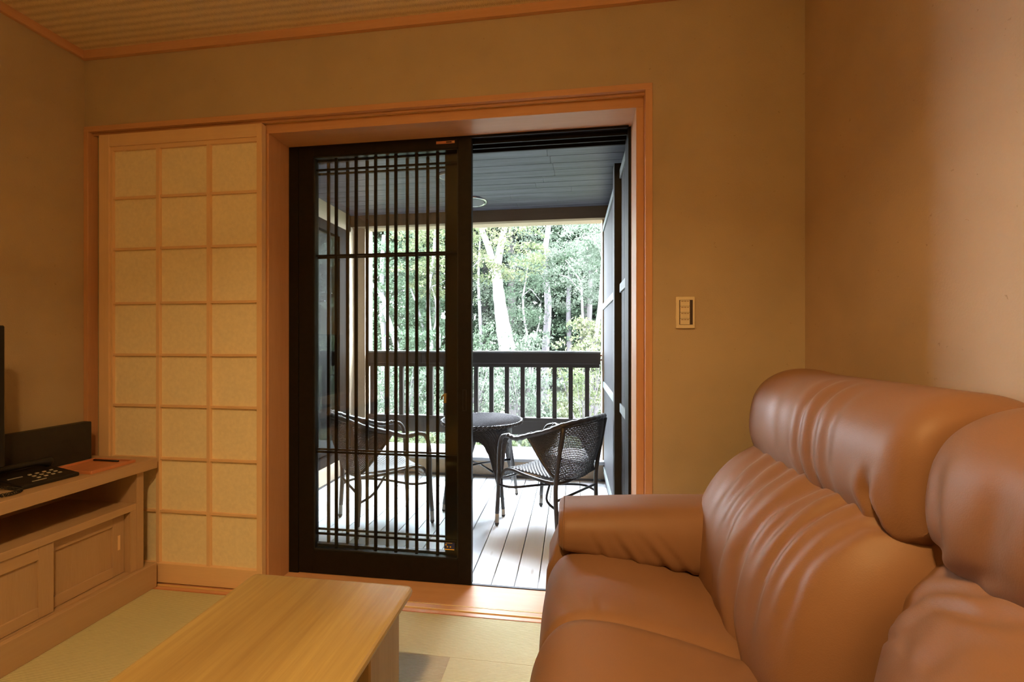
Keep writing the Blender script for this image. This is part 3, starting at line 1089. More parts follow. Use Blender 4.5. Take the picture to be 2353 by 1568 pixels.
# television: only its right side shows
te = thing('television', 'black flat television seen edge-on at the left border of the photo', 'television', (-1.98, 0.8, 0.565))
BX('housing', M_BLACK, te, -1.985, -1.955, 0.35, 1.262, 0.64, 1.134, .004)
BX('screen', M_SCREEN, te, -1.9549, -1.9535, 0.37, 1.245, 0.66, 1.117)
BX('bezel_strip', M_SILVER, te, -1.975, -1.968, 1.262, 1.264, 0.68, 0.80, 0, 'thin grey strip on the side')
BX('stand_neck', M_BLACK, te, -1.99, -1.96, 0.72, 0.88, 0.585, 0.66, .003)
BX('stand_foot', M_BLACK, te, -2.07, -1.87, 0.6, 1.0, 0.565, 0.585, .004)

bd = MB().box(-2.125, -2.085, 1.18, 1.640, 0.565, 0.728).build('black_box', M_BLACKM, None, .003)
tag(bd, 'flat black upright box standing behind the telephone on the oak stand', 'box')

# telephone with keypad
ph = thing('telephone', 'black desk telephone with grey keys and coiled cord on the oak stand', 'telephone', (-1.955, 1.345, 0.565))
ang = math.radians(-4)


def phl(x_, y_, z_):
    """phone local (x towards the room, y along the stand) to world"""
    return (-1.955 + x_ * math.cos(ang) - y_ * math.sin(ang), 1.345 + x_ * math.sin(ang) + y_ * math.cos(ang), 0.565 + z_)


def phbox(a, b, c, d, zf0, zf1, zb0, zb1):
    """box whose top slopes: zf at x=b (front), zb at x=a"""
    return [phl(a, c, zb0), phl(b, c, zf0), phl(b, d, zf0), phl(a, d, zb0), phl(a, c, zb1), phl(b, c, zf1), phl(b, d, zf1), phl(a, d, zb1)]


F6 = [(0, 3, 2, 1), (4, 5, 6, 7), (0, 1, 5, 4), (1, 2, 6, 5), (2, 3, 7, 6), (3, 0, 4, 7)]
MB().add(phbox(-.085, .085, -.085, .085, 0, .014, 0, .036), F6).build('body', M_BLACK, ph, .004, segs=2)
MB().tube(smoothcurve([phl(-.050, -.125, .050), phl(-.050, -.095, .054), phl(-.050, -.02, .056), phl(-.050, .05, .054), phl(-.050, .078, .046)], 14),
          [.015, .019, .018, .013, .012, .011, .011, .011, .011, .012, .014, .018, .019, .014], 12).build('handset', M_BLACK, ph, 0, True)


def slope(x_):
    return .036 + (.014 - .036) * (x_ + .085) / .17


for r in range(4):
    for c in range(3):
        ky_, kx_ = -.012 + r * .021, -.004 + c * .022
        MB().add(phbox(kx_ - .0038, kx_ + .0038, ky_ - .0045, ky_ + .0045, slope(kx_ + .004) - .001, slope(kx_ + .004) + .002, slope(kx_ - .004) - .001, slope(kx_ - .004) + .002), F6).build('key', M_GREYKEY, ph)
MB().add(phbox(.062, .067, -.045, -.005, slope(.067), slope(.067) + .001, slope(.062), slope(.062) + .001), F6).build('name_strip', M_GREYKEY, ph)
MB().add(phbox(-.008, -.002, -.072, -.032, slope(-.002), slope(-.002) + .0012, slope(-.008), slope(-.008) + .0012), F6).build('display_strip', M_SILVER, ph)
path = smoothcurve([phl(-.045, -.140, .04), phl(.02, -.100, .012), phl(.075, -.094, .008), phl(.105, -.100, .008), phl(.118, -.135, .008), phl(.095, -.18, .008), phl(.05, -.22, .008), phl(.0, -.28, .008)], 60)
coil = []
for i in range(59 * 8):
    a = i / 8
    p = path[int(a)].lerp(path[int(a) + 1], a - int(a))
    th = a * 4.2
    coil.append(p + Vector((math.cos(th) * .0045, math.cos(th + .7) * .003, math.sin(th) * .0050)))
MB().tube(coil, .0016, 5, False).build('coiled_cord', M_BLACK, ph, 0, True)

# tray and pen
tr = thing('wooden_tray', 'small reddish wooden tray at the far end of the oak stand', 'tray', (-1.93, 1.52, 0.565))
BX('tray_base', M_TRAY, tr, -2.03, -1.84, 1.445, 1.608, 0.565, 0.571, .001)
BX('tray_rim', M_TRAY, tr, -1.842, -1.834, 1.440, 1.613, 0.565, 0.577, .001)
BX('tray_rim', M_TRAY, tr, -2.035, -2.027, 1.440, 1.613, 0.565, 0.577, .001)
BX('tray_rim', M_TRAY, tr, -2.027, -1.842, 1.605, 1.613, 0.565, 0.577, .001)
BX('tray_rim', M_TRAY, tr, -2.027, -1.842, 1.440, 1.448, 0.565, 0.577, .001)
tag(MB().tube([(-2.012, 1.590, .5747), (-1.89, 1.588, .5747)], .0037, 8).build('pen', M_BLACK, None, 0, True), 'thin black pen lying across the far end of the reddish tray', 'pen')

# wall switch
ws = thing('wall_switch', 'ivory wall switch plate with four narrow rocker keys beside the doorway', 'switch', (0.419, YW, 1.127))
mb = MB().box(0.385, 0.453, 1.692, 1.700, 1.127, 1.245)
mb.build('plate', M_PLATE, ws, .0015)
BX('key_slot', M_SLOT, ws, 0.397, 0.4445, 1.6912, 1.6925, 1.141, 1.233)
for k in range(4):
    z0 = 1.1415 + k * .0228
    kk = BX('rocker_key', M_PLATE, ws, 0.3995, 0.4335, 1.6885, 1.6915, z0, z0 + .0220, .0006)
    MB().box(0.403, 0.411, 1.6881, 1.6886, z0 + .0165, z0 + .0195).box(0.413, 0.421, 1.6881, 1.6886, z0 + .0165, z0 + .0195).box(0.4235, 0.430, 1.6881, 1.6886, z0 + .0165, z0 + .0195).build('key_marking', M_PRINT, kk)

# ------------------------------------------------------------------ low table
lt = thing('low_table', 'low light oak table with rounded edge, in front of the brown sofa', 'table', (-0.7, 0.6, 0))
TLx0, TLx1, TLy0, TLy1, TLz = -0.952, -0.447, 0.02, 1.200, 0.38


def topprof():
    mb = MB()
    # rounded corner slab outline with a full-round edge
    rc = .022
    out = []
    for cx, cy, a0_ in ((TLx1 - rc, TLy1 - rc, 0), (TLx0 + rc, TLy1 - rc, PI / 2), (TLx0 + rc, TLy0 + rc, PI), (TLx1 - rc, TLy0 + rc, 1.5 * PI)):
        for k in range(5):
            a = a0_ + k * PI / 8
            out.append((cx, cy, math.cos(a) * rc, math.sin(a) * rc))
    prof = [(-.014, TLz), (-.007, TLz - .001), (-.002, TLz - .005), (0, TLz - .011), (-.002, TLz - .019), (-.008, TLz - .026), (-.016, TLz - .029)]
    n = len(out)
    vs = []
    for dr, z in prof:
        for cx, cy, dx, dy in out:
            s = (rc + dr) / rc
            vs.append((cx + dx * s, cy + dy * s, z))
    fs = []
    for i in range(len(prof) - 1):
        for k in range(n):
            k2 = (k + 1) % n
            fs.append((i * n + k, i * n + k2, (i + 1) * n + k2, (i + 1) * n + k))
    fs.append(tuple(range(n)))
    fs.append(tuple((len(prof) - 1) * n + k for k in range(n - 1, -1, -1)))
    mb.add(vs, fs)
    return mb


o = topprof().build('tabletop', M_TBL_Y, lt, 0, False)
for (lx, ly) in ((-0.505, 0.962), (-0.935, 0.962), (-0.505, 0.08), (-0.935, 0.08)):
    BX('leg', M_TBL_Z, lt, lx, lx + .038, ly, ly + .175, 0.0, 0.352, .004)
BX('apron', M_TBL_Y, lt, -0.90, -0.50, 0.12, 0.135, 0.30, 0.352, .001)
BX('apron', M_TBL_Y, lt, -0.90, -0.50, 1.05, 1.065, 0.30, 0.352, .001)


# ------------------------------------------------------------------ sofa
def closed_curve(pts, n):
    P = [Vector((p[0], p[1], 0)) for p in pts]
    m = len(P)
    out = []
    for k in range(n):
        t = k / n * m
        i = int(t) % m
        f = t - int(t)
        p0, p1, p2, p3 = P[(i - 1) % m], P[i], P[(i + 1) % m], P[(i + 2) % m]
        q = 0.5 * ((2 * p1) + (p2 - p0) * f + (2 * p0 - 5 * p1 + 4 * p2 - p3) * f * f + (3 * p1 - p0 - 3 * p2 + p3) * f ** 3)
        out.append((q.x, q.y))
    return out


def pillow(loop, n, a0_, a1_, m, r0, r1, place, disp=None, shift=None, power=2.0, edge=None):
    """sweep a closed 2-D loop along an axis; both ends round over by r0 / r1.
    place(a, c1, c2) -> xyz; disp(p, s, c1, c2) -> outward offset; shift(p) -> (d1, d2)."""
    C = closed_curve(loop, n)
    area = sum(C[i][0] * C[(i + 1) % n][1] - C[(i + 1) % n][0] * C[i][1] for i in range(n))
    sg = 1 if area > 0 else -1
    N = []
    for i in range(n):
        a, b = C[i - 2], C[(i + 2) % n]
        d = (b[0] - a[0], b[1] - a[1])
        L = math.hypot(*d) or 1
        N.append((sg * d[1] / L, -sg * d[0] / L))
    L = abs(a1_ - a0_)
    vs, fs = [], []
    for j in range(m):
        # denser near both ends
        t = j / (m - 1)
        p = 0.5 - 0.5 * math.cos(PI * t)
        p = 0.45 * t + 0.55 * p
        a = a0_ + (a1_ - a0_) * p
        d0, d1 = p * L, (1 - p) * L
        ins = 0
        if d0 < r0:
            q = 1 - d0 / r0
            ins += r0 * (1 - (max(0, 1 - q ** power)) ** (1 / power)) * .8
        if d1 < r1:
            q = 1 - d1 / r1
            ins += r1 * (1 - (max(0, 1 - q ** power)) ** (1 / power)) * .8
        s1, s2 = shift(p) if shift else (0, 0)
        for i in range(n):
            off = -ins * (edge(i / n) if edge else 1)
            if disp:
                off += disp(p, i / n, C[i][0], C[i][1])
            vs.append(place(a, C[i][0] + N[i][0] * off + s1, C[i][1] + N[i][1] * off + s2))
    for j in range(m - 1):
        for i in range(n):
            i2 = (i + 1) % n
            fs.append((j * n + i, j * n + i2, (j + 1) * n + i2, (j + 1) * n + i))
    # caps as a shrunken fan
    for base, rev in ((0, True), ((m - 1) * n, False)):
        cx = sum(v[0] for v in vs[base:base + n]) / n
        cy = sum(v[1] for v in vs[base:base + n]) / n
        cz = sum(v[2] for v in vs[base:base + n]) / n
        k = len(vs)
        vs.append((cx, cy, cz))
        for i in range(n):
            i2 = (i + 1) % n
            fs.append((base + i2, base + i, k) if rev else (base + i, base + i2, k))
    mb = MB()
    mb.add(vs, fs)
    return mb


def gauss(d, w):
    return math.exp(-(d / w) ** 2)


def fold(p, s, path, w, depth, fade=0.12):
    """a crease along path [(s, p), ...]: a valley with a raised lip on each side"""
    if s < path[0][0] - fade or s > path[-1][0] + fade:
        return 0
    ss = min(max(s, path[0][0]), path[-1][0])
    for (sa, pa), (sb, pb) in zip(path[:-1], path[1:]):
        if sa <= ss <= sb:
            f = (ss - sa) / (sb - sa) if sb > sa else 0
            f = f * f * (3 - 2 * f)
            c = pa + (pb - pa) * f
            break
    e = 1.0
    q0 = (s - path[0][0]) / fade
    q1 = (path[-1][0] - s) / fade
    e = max(0, min(1, (q0 + 1) / 2)) * max(0, min(1, (q1 + 1) / 2))
    e = math.sin(e * PI / 2)
    d = p - c
    w *= 1.15
    return e * 1.2 * depth * (-gauss(d, w) + .5 * gauss(d - 1.7 * w, w * 1.2) + .45 * gauss(d + 1.8 * w, w * 1.3))


sofa = thing('sofa', 'tan leather two-seat sofa with high headrests along the right wall', 'sofa', (0.4, 0.6, 0))
toY = lambda a, x_, z_: (x_, a, z_)      # loop in XZ, swept along Y
toX = lambda a, y_, z_: (a, y_, z_)      # loop in YZ, swept along X

BACK = [(.385, .33), (.372, .40), (.374, .47), (.392, .56), (.425, .635), (.475, .70), (.535, .748), (.60, .775), (.68, .77), (.76, .72), (.79, .60), (.79, .45), (.77, .33), (.6, .29), (.46, .29)]
FRONT_N = 7 / 15.0


def back_disp(p, i, x_, z_):
    # fullness: the centre of the cushion stands proud of its borders
    if i > FRONT_N + .03:
        return 0
    s = i / FRONT_N
    o = .010 * math.sin(min(1, max(0, s)) * PI) * math.sin(p * PI)
    for path, w, dp, fd in BACKF:
        o += fold(p, s, path, w, dp, fd)
    return o


BACKF = [
    ([(.62, .27), (.80, .24), (1.0, .17)], .026, .0045, .2),
    ([(.55, .37), (.7, .36), (.85, .335), (1.0, .28)], .028, .0055, .2),
    ([(.42, .475), (.6, .455), (.78, .45), (1.0, .40)], .024, .0048, .2),
    ([(.62, .535), (.8, .53), (1.0, .49)], .018, .0040, .15),
    ([(.02, .66), (.30, .60), (.62, .60), (.85, .63), (1.0, .66)], .034, .0110, .16),
    ([(.58, .70), (.8, .705), (1.0, .725)], .018, .0055, .15),
    ([(.40, .765), (.62, .765), (.85, .775), (1.0, .79)], .019, .0065, .18),
    ([(.52, .83), (.70, .83), (.92, .85)], .017, .0050, .15),
    ([(.45, .885), (.62, .87), (.82, .88), (.95, .92)], .017, .0055, .15),
    ([(.08, .17), (.30, .12), (.5, .09)], .028, .0035, .15),
    ([(.05, .36), (.25, .40), (.42, .44)], .035, .0030, .2),
]
bk = pillow(BACK, 150, 1.490, .805, 130, .085, .13, toY, back_disp).build('back_cushion', M_LEATHER, sofa, 0, True)


def back2_disp(p, i, x_, z_):
    if i > FRONT_N + .03:
        return 0
    s = i / FRONT_N
    o = .010 * math.sin(min(1, max(0, s)) * PI) * math.sin(p * PI)
    for path, w, dp in BACKF2:
        o += fold(p, s, path, w, dp)
    return o


BACKF2 = [
    ([(.50, .05), (.58, .14), (.62, .3)], .02, .004),
    ([(.60, .06), (.72, .12), (.85, .25)], .025, .006),
    ([(.70, .18), (.8, .30), (.92, .45)], .03, .006),
    ([(.3, .10), (.38, .3), (.42, .6)], .04, .005),
]
pillow(BACK, 150, .850, .10, 130, .27, .085, toY, back2_disp, shift=lambda p: (.050 * math.exp(-(p / .30) ** 2), 0), edge=lambda i: 1.0 if i < .12 or i > .6 else max(.42, 1.0 - (i - .12) * 2.1)).build('back_cushion', M_LEATHER, sofa, 0, True)

HEAD = [(.570, .728), (.546, .772), (.543, .83), (.556, .90), (.588, .95), (.64, .982), (.70, .99), (.765, .975), (.81, .93), (.81, .86), (.80, .77), (.74, .728), (.65, .720)]


def head_disp(p, i, x_, z_):
    s = i / .46
    if s > 1.1:
        return 0
    o = .006 * math.sin(min(1, s) * PI) * math.sin(p * PI)
    for path, w, dp in HEADF:
        o += fold(p, s, path, w, dp)
    return o


HEADF = [
    ([(.05, .56), (.35, .52), (.75, .50)], .020, .006),
    ([(.05, .64), (.35, .605), (.75, .585)], .022, .006),
    ([(.10, .71), (.4, .69), (.7, .68)], .022, .003),
    ([(.25, .34), (.5, .31), (.7, .30)], .035, .002),
    ([(.02, .915), (.12, .90), (.26, .875)], .016, .013),
]


def head_shift(p):
    return (-.012 * gauss(p, .10), .012 * gauss(p - .05, .12))


pillow(HEAD, 120, 1.488, .808, 120, .10, .06, toY, head_disp, head_shift).build('headrest', M_LEATHER, sofa, 0, True)


def head2_disp(p, i, x_, z_):
    s = i / .46
    if s > 1.1:
        return 0
    o = .008 * math.sin(min(1, s) * PI) * math.sin(p * PI)
    for path, w, dp in ([(.02, .10), (.2, .14), (.42, .13)], .02, .006), ([(.02, .2), (.2, .26), (.42, .28)], .025, .005):
        o += fold(p, s, path, w, dp)
    return o


pillow(HEAD, 120, .848, .10, 100, .16, .10, toY, head2_disp).build('headrest', M_LEATHER, sofa, 0, True)

# seats: one narrow pad by the far arm, one full pad nearer
SEATL = [(-.062, .20), (-.078, .27), (-.070, .345), (-.035, .405), (.02, .432), (.10, .434), (.22, .418), (.34, .392), (.44, .37), (.47, .32), (.45, .24), (.25, .20), (.05, .19)]


def seat_disp(p, i, x_, z_):
    o = .006 * math.sin(p * PI) * (1 if z_ > .3 else .4)
    o += .003 * gauss(x_ - .05, .03) * gauss(p - .85, .12) * math.sin(x_ * 160)
    return o


pillow(SEATL, 110, 1.372, 1.018, 70, .02, .045, toY, seat_disp).build('seat_side_cushion', M_LEATHER, sofa, 0, True)
SEATM = [(-.066, .17), (-.090, .25), (-.088, .335), (-.055, .41), (.0, .448), (.09, .452), (.22, .430), (.34, .400), (.44, .37), (.47, .32), (.45, .24), (.25, .18), (.05, .17)]
pillow(SEATM, 110, 1.040, .34, 110, .075, .06, toY, seat_disp).build('seat_cushion', M_LEATHER, sofa, 0, True)
pillow(SEATM, 90, .34, -.10, 40, .06, .06, toY, seat_disp).build('seat_cushion', M_LEATHER, sofa, 0, True)

# arm: soft pad on top of a panel
ARM = [(1.345, .440), (1.325, .485), (1.335, .545), (1.375, .588), (1.44, .598), (1.51, .588), (1.56, .55), (1.575, .49), (1.55, .44), (1.44, .425)]


def arm_disp(p, i, y_, z_):
    o = .006 * math.sin(p * PI)
    if y_ < 1.40 and z_ < .58:
        zz_ = (z_ - .43) / .15
        for c, w, dp, sl in ((.20, .018, .006, .10), (.33, .02, .009, .16), (.47, .022, .009, .20), (.56, .018, .005, .22), (.70, .02, .004, .25)):
            d = p - (c + (zz_ - .2) * -sl)
            o += dp * (-gauss(d, w) + .6 * gauss(d - 1.8 * w, w)) * gauss(zz_ - .15, .42)
    return o


def arm_place(a, y_, z_):
    p = (a + .042) / .642
    zb = .432 - .070 * p
    zt = .552 + .038 * p
    return (a, y_ - .004 * p, zb + (z_ - .430) / .168 * (zt - zb))


pillow(ARM, 96, -.042, .60, 110, .03, .05, arm_place, arm_disp).build('armrest', M_LEATHER, sofa, 0, True)
# piping ring around the arm's front face
# side panel beneath the arm, slightly bellied
SIDE = [(1.36, .05), (1.36, .25), (1.375, .42), (1.45, .50), (1.53, .47), (1.57, .36), (1.58, .2), (1.57, .05), (1.46, .03)]


def side_disp(p, i, y_, z_):
    return 0


def side_place(a, y_, z_):
    f = 1 - max(0, min(1, (a + .085) / .25))
    return (a - .012 * f * math.sin(max(0, min(1, z_ / .45)) * PI) + .045 * f * max(0, (z_ - .36) / .14), y_, z_)


pillow(SIDE, 80, -.072, .80, 60, .025, .03, side_place, side_disp).build('side_panel', M_LEATHER, sofa, 0, True)
BASE = [(-.055, .05), (-.066, .13), (-.055, .22), (.1, .25), (.5, .25), (.78, .22), (.79, .05), (.4, .035)]
pillow(BASE, 60, 1.37, -.10, 40, .02, .02, toY).build('base', M_LEATHER, sofa, 0, True)
# back shell and near arm (outside the frame)
pillow([(.60, .05), (.60, .70), (.68, .90), (.78, .92), (.795, .60), (.795, .05)], 60, 1.55, -.10, 40, .03, .03, toY).build('back_shell', M_LEATHER, sofa, 0, True)
for fx, fy in ((-.02, 1.50), (.74, 1.50), (-.02, 0.0), (.74, 0.0)):
    MB().tube([(fx, fy, 0.0), (fx, fy, .06)], [.016, .022], 12).build('foot', M_BLACK, sofa, 0, True)
# seam line running over the arm front
mb = MB()
C = closed_curve(ARM, 60)
ccx, ccz = 1.45, .51
pts = [arm_place(-.026, ccx + (c[0] - ccx) * .985, ccz + (c[1] - ccz) * .985) for c in C]
pts.append(pts[0])
mb.tube(pts, .0028, 6, False)
mb.build('piping', M_LEATHER, sofa, 0, True)

# ------------------------------------------------------------------ ceiling lamp over the table (source of the warm light)
cl = thing('ceiling_lamp', 'round warm ceiling lamp above and behind the viewer', 'lamp', (-0.33, -0.42, ZC))
m, n_, l_, p_ = new_mat('warm_lamp_shade')
p_.inputs['Emission Color'].default_value = (*LAMP_COL, 1)
p_.inputs['Emission Strength'].default_value = LAMP_STRENGTH
p_.inputs['Base Color'].default_value = (.8, .7, .5, 1)
MB().lathe([(0.001, 2.10), (.16, 2.10), (.20, 2.12), (.215, 2.16), (.21, 2.24), (.17, 2.27)], -0.33, -0.42, 32).build('lamp_shade', m, cl, 0, True)
MB().tube([(-0.33, -0.42, 2.26), (-0.33, -0.42, 2.375)], .012, 10).build('stem', M_BRASS, cl, 0, True)
MB().lathe([(.001, 2.372), (.06, 2.375), (.06, 2.393)], -0.33, -0.42, 32).build('ceiling_rose', M_HIN_X, cl, 0, True)

dl = thing('ceiling_downlight', 'recessed warm downlight in the woven ceiling behind the viewer', 'downlight', (-0.30, -0.12, ZC))
MB().lathe([(.050, ZC - .001), (.058, ZC - .005), (.066, ZC - .001)], -0.30, -0.12, 32).build('trim_ring', M_PLATE, dl, 0, True)
ad = bpy.data.lights.new('downlight_beam', 'AREA')
ad.shape = 'DISK'
ad.size = 0.10
ad.energy = DOWN_WATTS
ad.color = DOWN_COL
ad.spread = math.radians(135)
ao = bpy.data.objects.new('downlight_beam', ad)
COL.objects.link(ao)
ao.parent = dl
ao.location = (0, 0, -.004)

# ------------------------------------------------------------------ garden and forest
def gz(y):
    return -0.55 + 0.0 * y


structure(BX('ground', M_GROUND, None, -40, 40, 3.80, 60, -0.9, -0.55), 'garden soil below the balcony', 'ground')


def leaf_mesh(name, centers, size, mat, parent, flat=0.55, lean=None):
    """each leaf is a pointed rhombus folded along its midrib (4 triangles' worth of shape in 2 quads)"""
    n = len(centers)
    s = np.asarray(size).reshape(-1, 1) * rng.uniform(.65, 1.25, (n, 1))
    th = rng.uniform(0, 2 * np.pi, n)
    tilt = rng.normal(0, flat, n)
    roll = rng.normal(0, flat, n)
    d = np.stack([np.cos(th) * np.cos(tilt), np.sin(th) * np.cos(tilt), np.sin(tilt) - .15], 1)
    side = np.stack([-np.sin(th) * np.cos(roll), np.cos(th) * np.cos(roll), np.sin(roll)], 1)
    up = np.cross(d, side)
    c = np.asarray(centers)
    V = np.empty((n, 4, 3))
    V[:, 0] = c - d * s * .5
    V[:, 1] = c + side * s * .30 + up * s * .06
    V[:, 2] = c + d * s * .55
    V[:, 3] = c - side * s * .30 + up * s * .06
    V = V.reshape(-1, 3)
    o0 = np.array(origin_of(parent)) if parent is not None else np.zeros(3)
    V = V - o0
    me = bpy.data.meshes.new(name)
    me.vertices.add(n * 4)
    me.vertices.foreach_set('co', V.astype(np.float32).ravel())
    me.loops.add(n * 4)
    me.loops.foreach_set('vertex_index', np.arange(n * 4, dtype=np.int32))
    me.polygons.add(n)
    me.polygons.foreach_set('loop_start', np.arange(n, dtype=np.int32) * 4)
    me.polygons.foreach_set('loop_total', np.full(n, 4, dtype=np.int32))
    me.update(calc_edges=True)
    me.materials.append(mat)
    o = bpy.data.objects.new(name, me)
    COL.objects.link(o)
    o.parent = parent
    o['kind'] = 'stuff'
    return o


def sprays(n_spray, per, box, r=(.28, .09), tips=None):
    """flat fans of leaves scattered through a box, as maple and dogwood branches hold them"""
    (x0, x1), (y0, y1), (z0, z1) = box
    C = np.stack([rng.uniform(x0, x1, n_spray), rng.uniform(y0, y1, n_spray), rng.uniform(z0, z1, n_spray)], 1)
    out = []
    for c in C:
        a = rng.uniform(0, 2 * np.pi)
        L = r[0] * rng.uniform(.6, 1.6)
        k = int(per * rng.uniform(.6, 1.4))
        t = rng.uniform(-1, 1, k)
        q = rng.normal(0, .42, k) * (1 - .5 * np.abs(t))
        x = np.cos(a) * t * L - np.sin(a) * q * L
        y = np.sin(a) * t * L + np.cos(a) * q * L
        z = rng.normal(0, r[1] * .35, k) - .25 * L * (t * t) + rng.uniform(-.3, .3) * t * L
        out.append(np.stack([c[0] + x, c[1] + y, c[2] + z], 1))
    return np.concatenate(out)


def at(u, v, Y):
    a = (u - 1176.5) / 1000.0
    b = (784 - v) / 1000.0
    c, s = math.cos(YAW), math.sin(YAW)
    dx, dy = a * c - s, a * s + c
    t = Y / dy
    return Vector((dx * t, Y, EYE + b * t))


def tree(name, label, Y, limbs, mat, foliage=None, group=None, leafmat=None, leafsize=.09):
    """limbs: list of (points in photo pixels, widths in photo pixels at that distance)"""
    base = at(*limbs[0][0][0], Y)
    t = thing(name, label, 'tree', (base.x, base.y, gz(Y)), group)
    for k, (pts, wid) in enumerate(limbs):
        P = []
        for i, (u, v) in enumerate(pts):
            p = at(u, v, Y)
            p.y += 0.10 * math.sin(i * 1.7 + k) * (i > 0)
            P.append(p)
        if k == 0:
            P.insert(0, Vector((P[0].x - (P[1].x - P[0].x) * .2, P[0].y, gz(Y) - .05)))
            wid = [wid[0] * 1.15] + list(wid)
        cur = smoothcurve(P, max(12, len(P) * 5))
        rr = []
        for i in range(len(cur)):
            q = i / (len(cur) - 1) * (len(wid) - 1)
            j = min(int(q), len(wid) - 2)
            w = wid[j] + (wid[j + 1] - wid[j]) * (q - j)
            rr.append(w * Y / 1000.0 / 2 * (1 + .05 * math.sin(i * 2.3)))
        MB().tube(cur, rr, 9).build('trunk' if k == 0 else 'branch', mat, t, 0, True)
    if foliage is not None:
        leaf_mesh('foliage', foliage, leafsize * .72, leafmat or M_LEAF_MID, t)
    return t


# near trees, each with its own sprays of leaves
def cone(u0, u1, v0, v1, Y, dy, ns, per, r=(.28, .09)):
    a, b = at(u0, v1, Y), at(u1, v0, Y)
    return sprays(ns, int(per * 1.6), ((a.x, b.x), (Y - dy, Y + dy), (a.z, b.z)), r)


tree('forked_tree', 'thick pale forked tree beyond the railing, brightest trunk in the open doorway', 8.0,
     [([(1196, 1000), (1180, 880), (1165, 800), (1153, 720), (1141, 640), (1136, 600)], [44, 42, 40, 30, 24, 20]),
      ([(1138, 625), (1124, 575), (1108, 525), (1092, 450), (1085, 380)], [18, 15, 13, 11, 8]),
      ([(1140, 625), (1150, 575), (1161, 525), (1166, 450), (1180, 380)], [20, 17, 14, 12, 9]),
      ([(1122, 592), (1105, 600), (1088, 612), (1060, 640)], [3, 2.5, 2, 1.5])],
     M_BARK_W, cone(1040, 1240, 460, 640, 8.0, .6, 60, 60), None, M_LEAF_YEL, .085)
tree('straight_tree', 'straight lilac-grey tree trunk right of the forked pale tree', 10.0,
     [([(1250, 1000), (1252, 900), (1254, 800), (1260, 700), (1251, 620), (1254, 560), (1264, 500), (1268, 420)], [18, 17, 17, 16, 14, 13, 11, 9])],
     M_BARK_G, cone(1190, 1340, 470, 640, 10.0, .6, 60, 60), None, M_LEAF_PALE, .085)
tree('slender_tree', 'slender pale sapling between the forked and the straight tree', 9.0,
     [([(1218, 950), (1215, 805), (1206, 740), (1203, 690), (1208, 640), (1215, 590)], [5, 5, 4.5, 4.5, 3, .6]),
      ([(1204, 678), (1212, 670), (1221, 667), (1232, 680), (1240, 690)], [2.5, 2.2, 2, 1.6, 1.2])],
     M_BARK_W, cone(1160, 1260, 590, 790, 9.2, .6, 45, 50), None, M_LEAF_MID, .075)
tree('slender_tree', 'twin-stemmed pale sapling just right of the slender sapling', 9.4,
     [([(1226, 900), (1222, 805), (1230, 780), (1236, 757), (1240, 735), (1243, 690)], [5, 4, 3.5, 3, 2, .6])],
     M_BARK_W, None)
tree('slender_tree', 'thin white curving tree near the right end of the railing', 8.6,
     [([(1356, 900), (1351, 805), (1340, 740), (1337, 690), (1335, 650), (1318, 622), (1300, 600)], [8, 7, 5.5, 5, 4, 3, 2]),
      ([(1336, 672), (1322, 655), (1305, 640), (1285, 632)], [3, 2.5, 2, 1.5])],
     M_BARK_W, cone(1270, 1380, 520, 700, 8.8, .6, 55, 50), None, M_LEAF_PALE, .075)
tree('leaning_tree', 'pale leaning trunk against the slatted screen at the right end', 7.6,
     [([(1358, 900), (1364, 805), (1374, 740), (1380, 680), (1385, 600), (1392, 520), (1400, 430)], [13, 12, 10, 9, 7, 6, 5]),
      ([(1369, 805), (1372, 770), (1377, 725)], [5, 5, 4]),
      ([(1384, 600), (1375, 570), (1360, 548)], [3, 2, 1.5])],
     M_BARK_W, cone(1330, 1450, 470, 640, 7.8, .5, 45, 55), None, M_LEAF_PALE, .08)
tree('grey_tree', 'dim grey trunk in the shade left of the thin curving tree', 13.0,
     [([(1308, 900), (1308, 800), (1306, 700), (1310, 620), (1308, 520)], [13, 12, 11, 10, 8])], M_BARK_G,
     cone(1230, 1380, 480, 620, 12.0, .6, 60, 60), None, M_LEAF_MID, .12)
tree('grey_tree', 'dark shaded trunk just left of the leaning tree', 12.0,
     [([(1356, 900), (1355, 800), (1354, 740), (1356, 680), (1357, 600)], [13, 12, 12, 11, 8])], M_BARK_D)
tree('grey_tree', 'short reddish-grey trunk low at the left of the open doorway', 12.5,
     [([(1103, 900), (1103, 800), (1104, 740), (1101, 640), (1104, 520)], [11, 10, 8, 6, 4])], M_BARK_G)
# trees behind the barred sashes
tree('slender_tree', 'bright upright tree behind the last bars of the glass door', 8.4,
     [([(988, 1000), (990, 880), (992, 800), (987, 700), (990, 620), (996, 560), (1003, 480)], [12, 12, 11, 9, 8, 7, 5]),
      ([(990, 780), (1001, 735), (1004, 690), (992, 660)], [5, 4.5, 4, 3]),
      ([(1010, 800), (1013, 770), (1008, 730), (1007, 690)], [5, 4, 4, 3]),
      ([(988, 660), (1010, 655), (1032, 640)], [3, 2, 1.5])],
     M_BARK_W, cone(930, 1060, 480, 680, 8.6, .7, 60, 55), None, M_LEAF_YEL, .08)
tree('leaning_tree', 'pale trunk leaning left behind the middle bars of the glass door', 8.0,
     [([(930, 980), (916, 840), (905, 770), (893, 725), (880, 690), (860, 660), (842, 640), (838, 560), (834, 500)], [15, 14, 13, 13, 12, 10, 9, 8, 7])],
     M_BARK_W, cone(820, 950, 560, 740, 8.4, .6, 45, 55), None, M_LEAF_MID, .08)
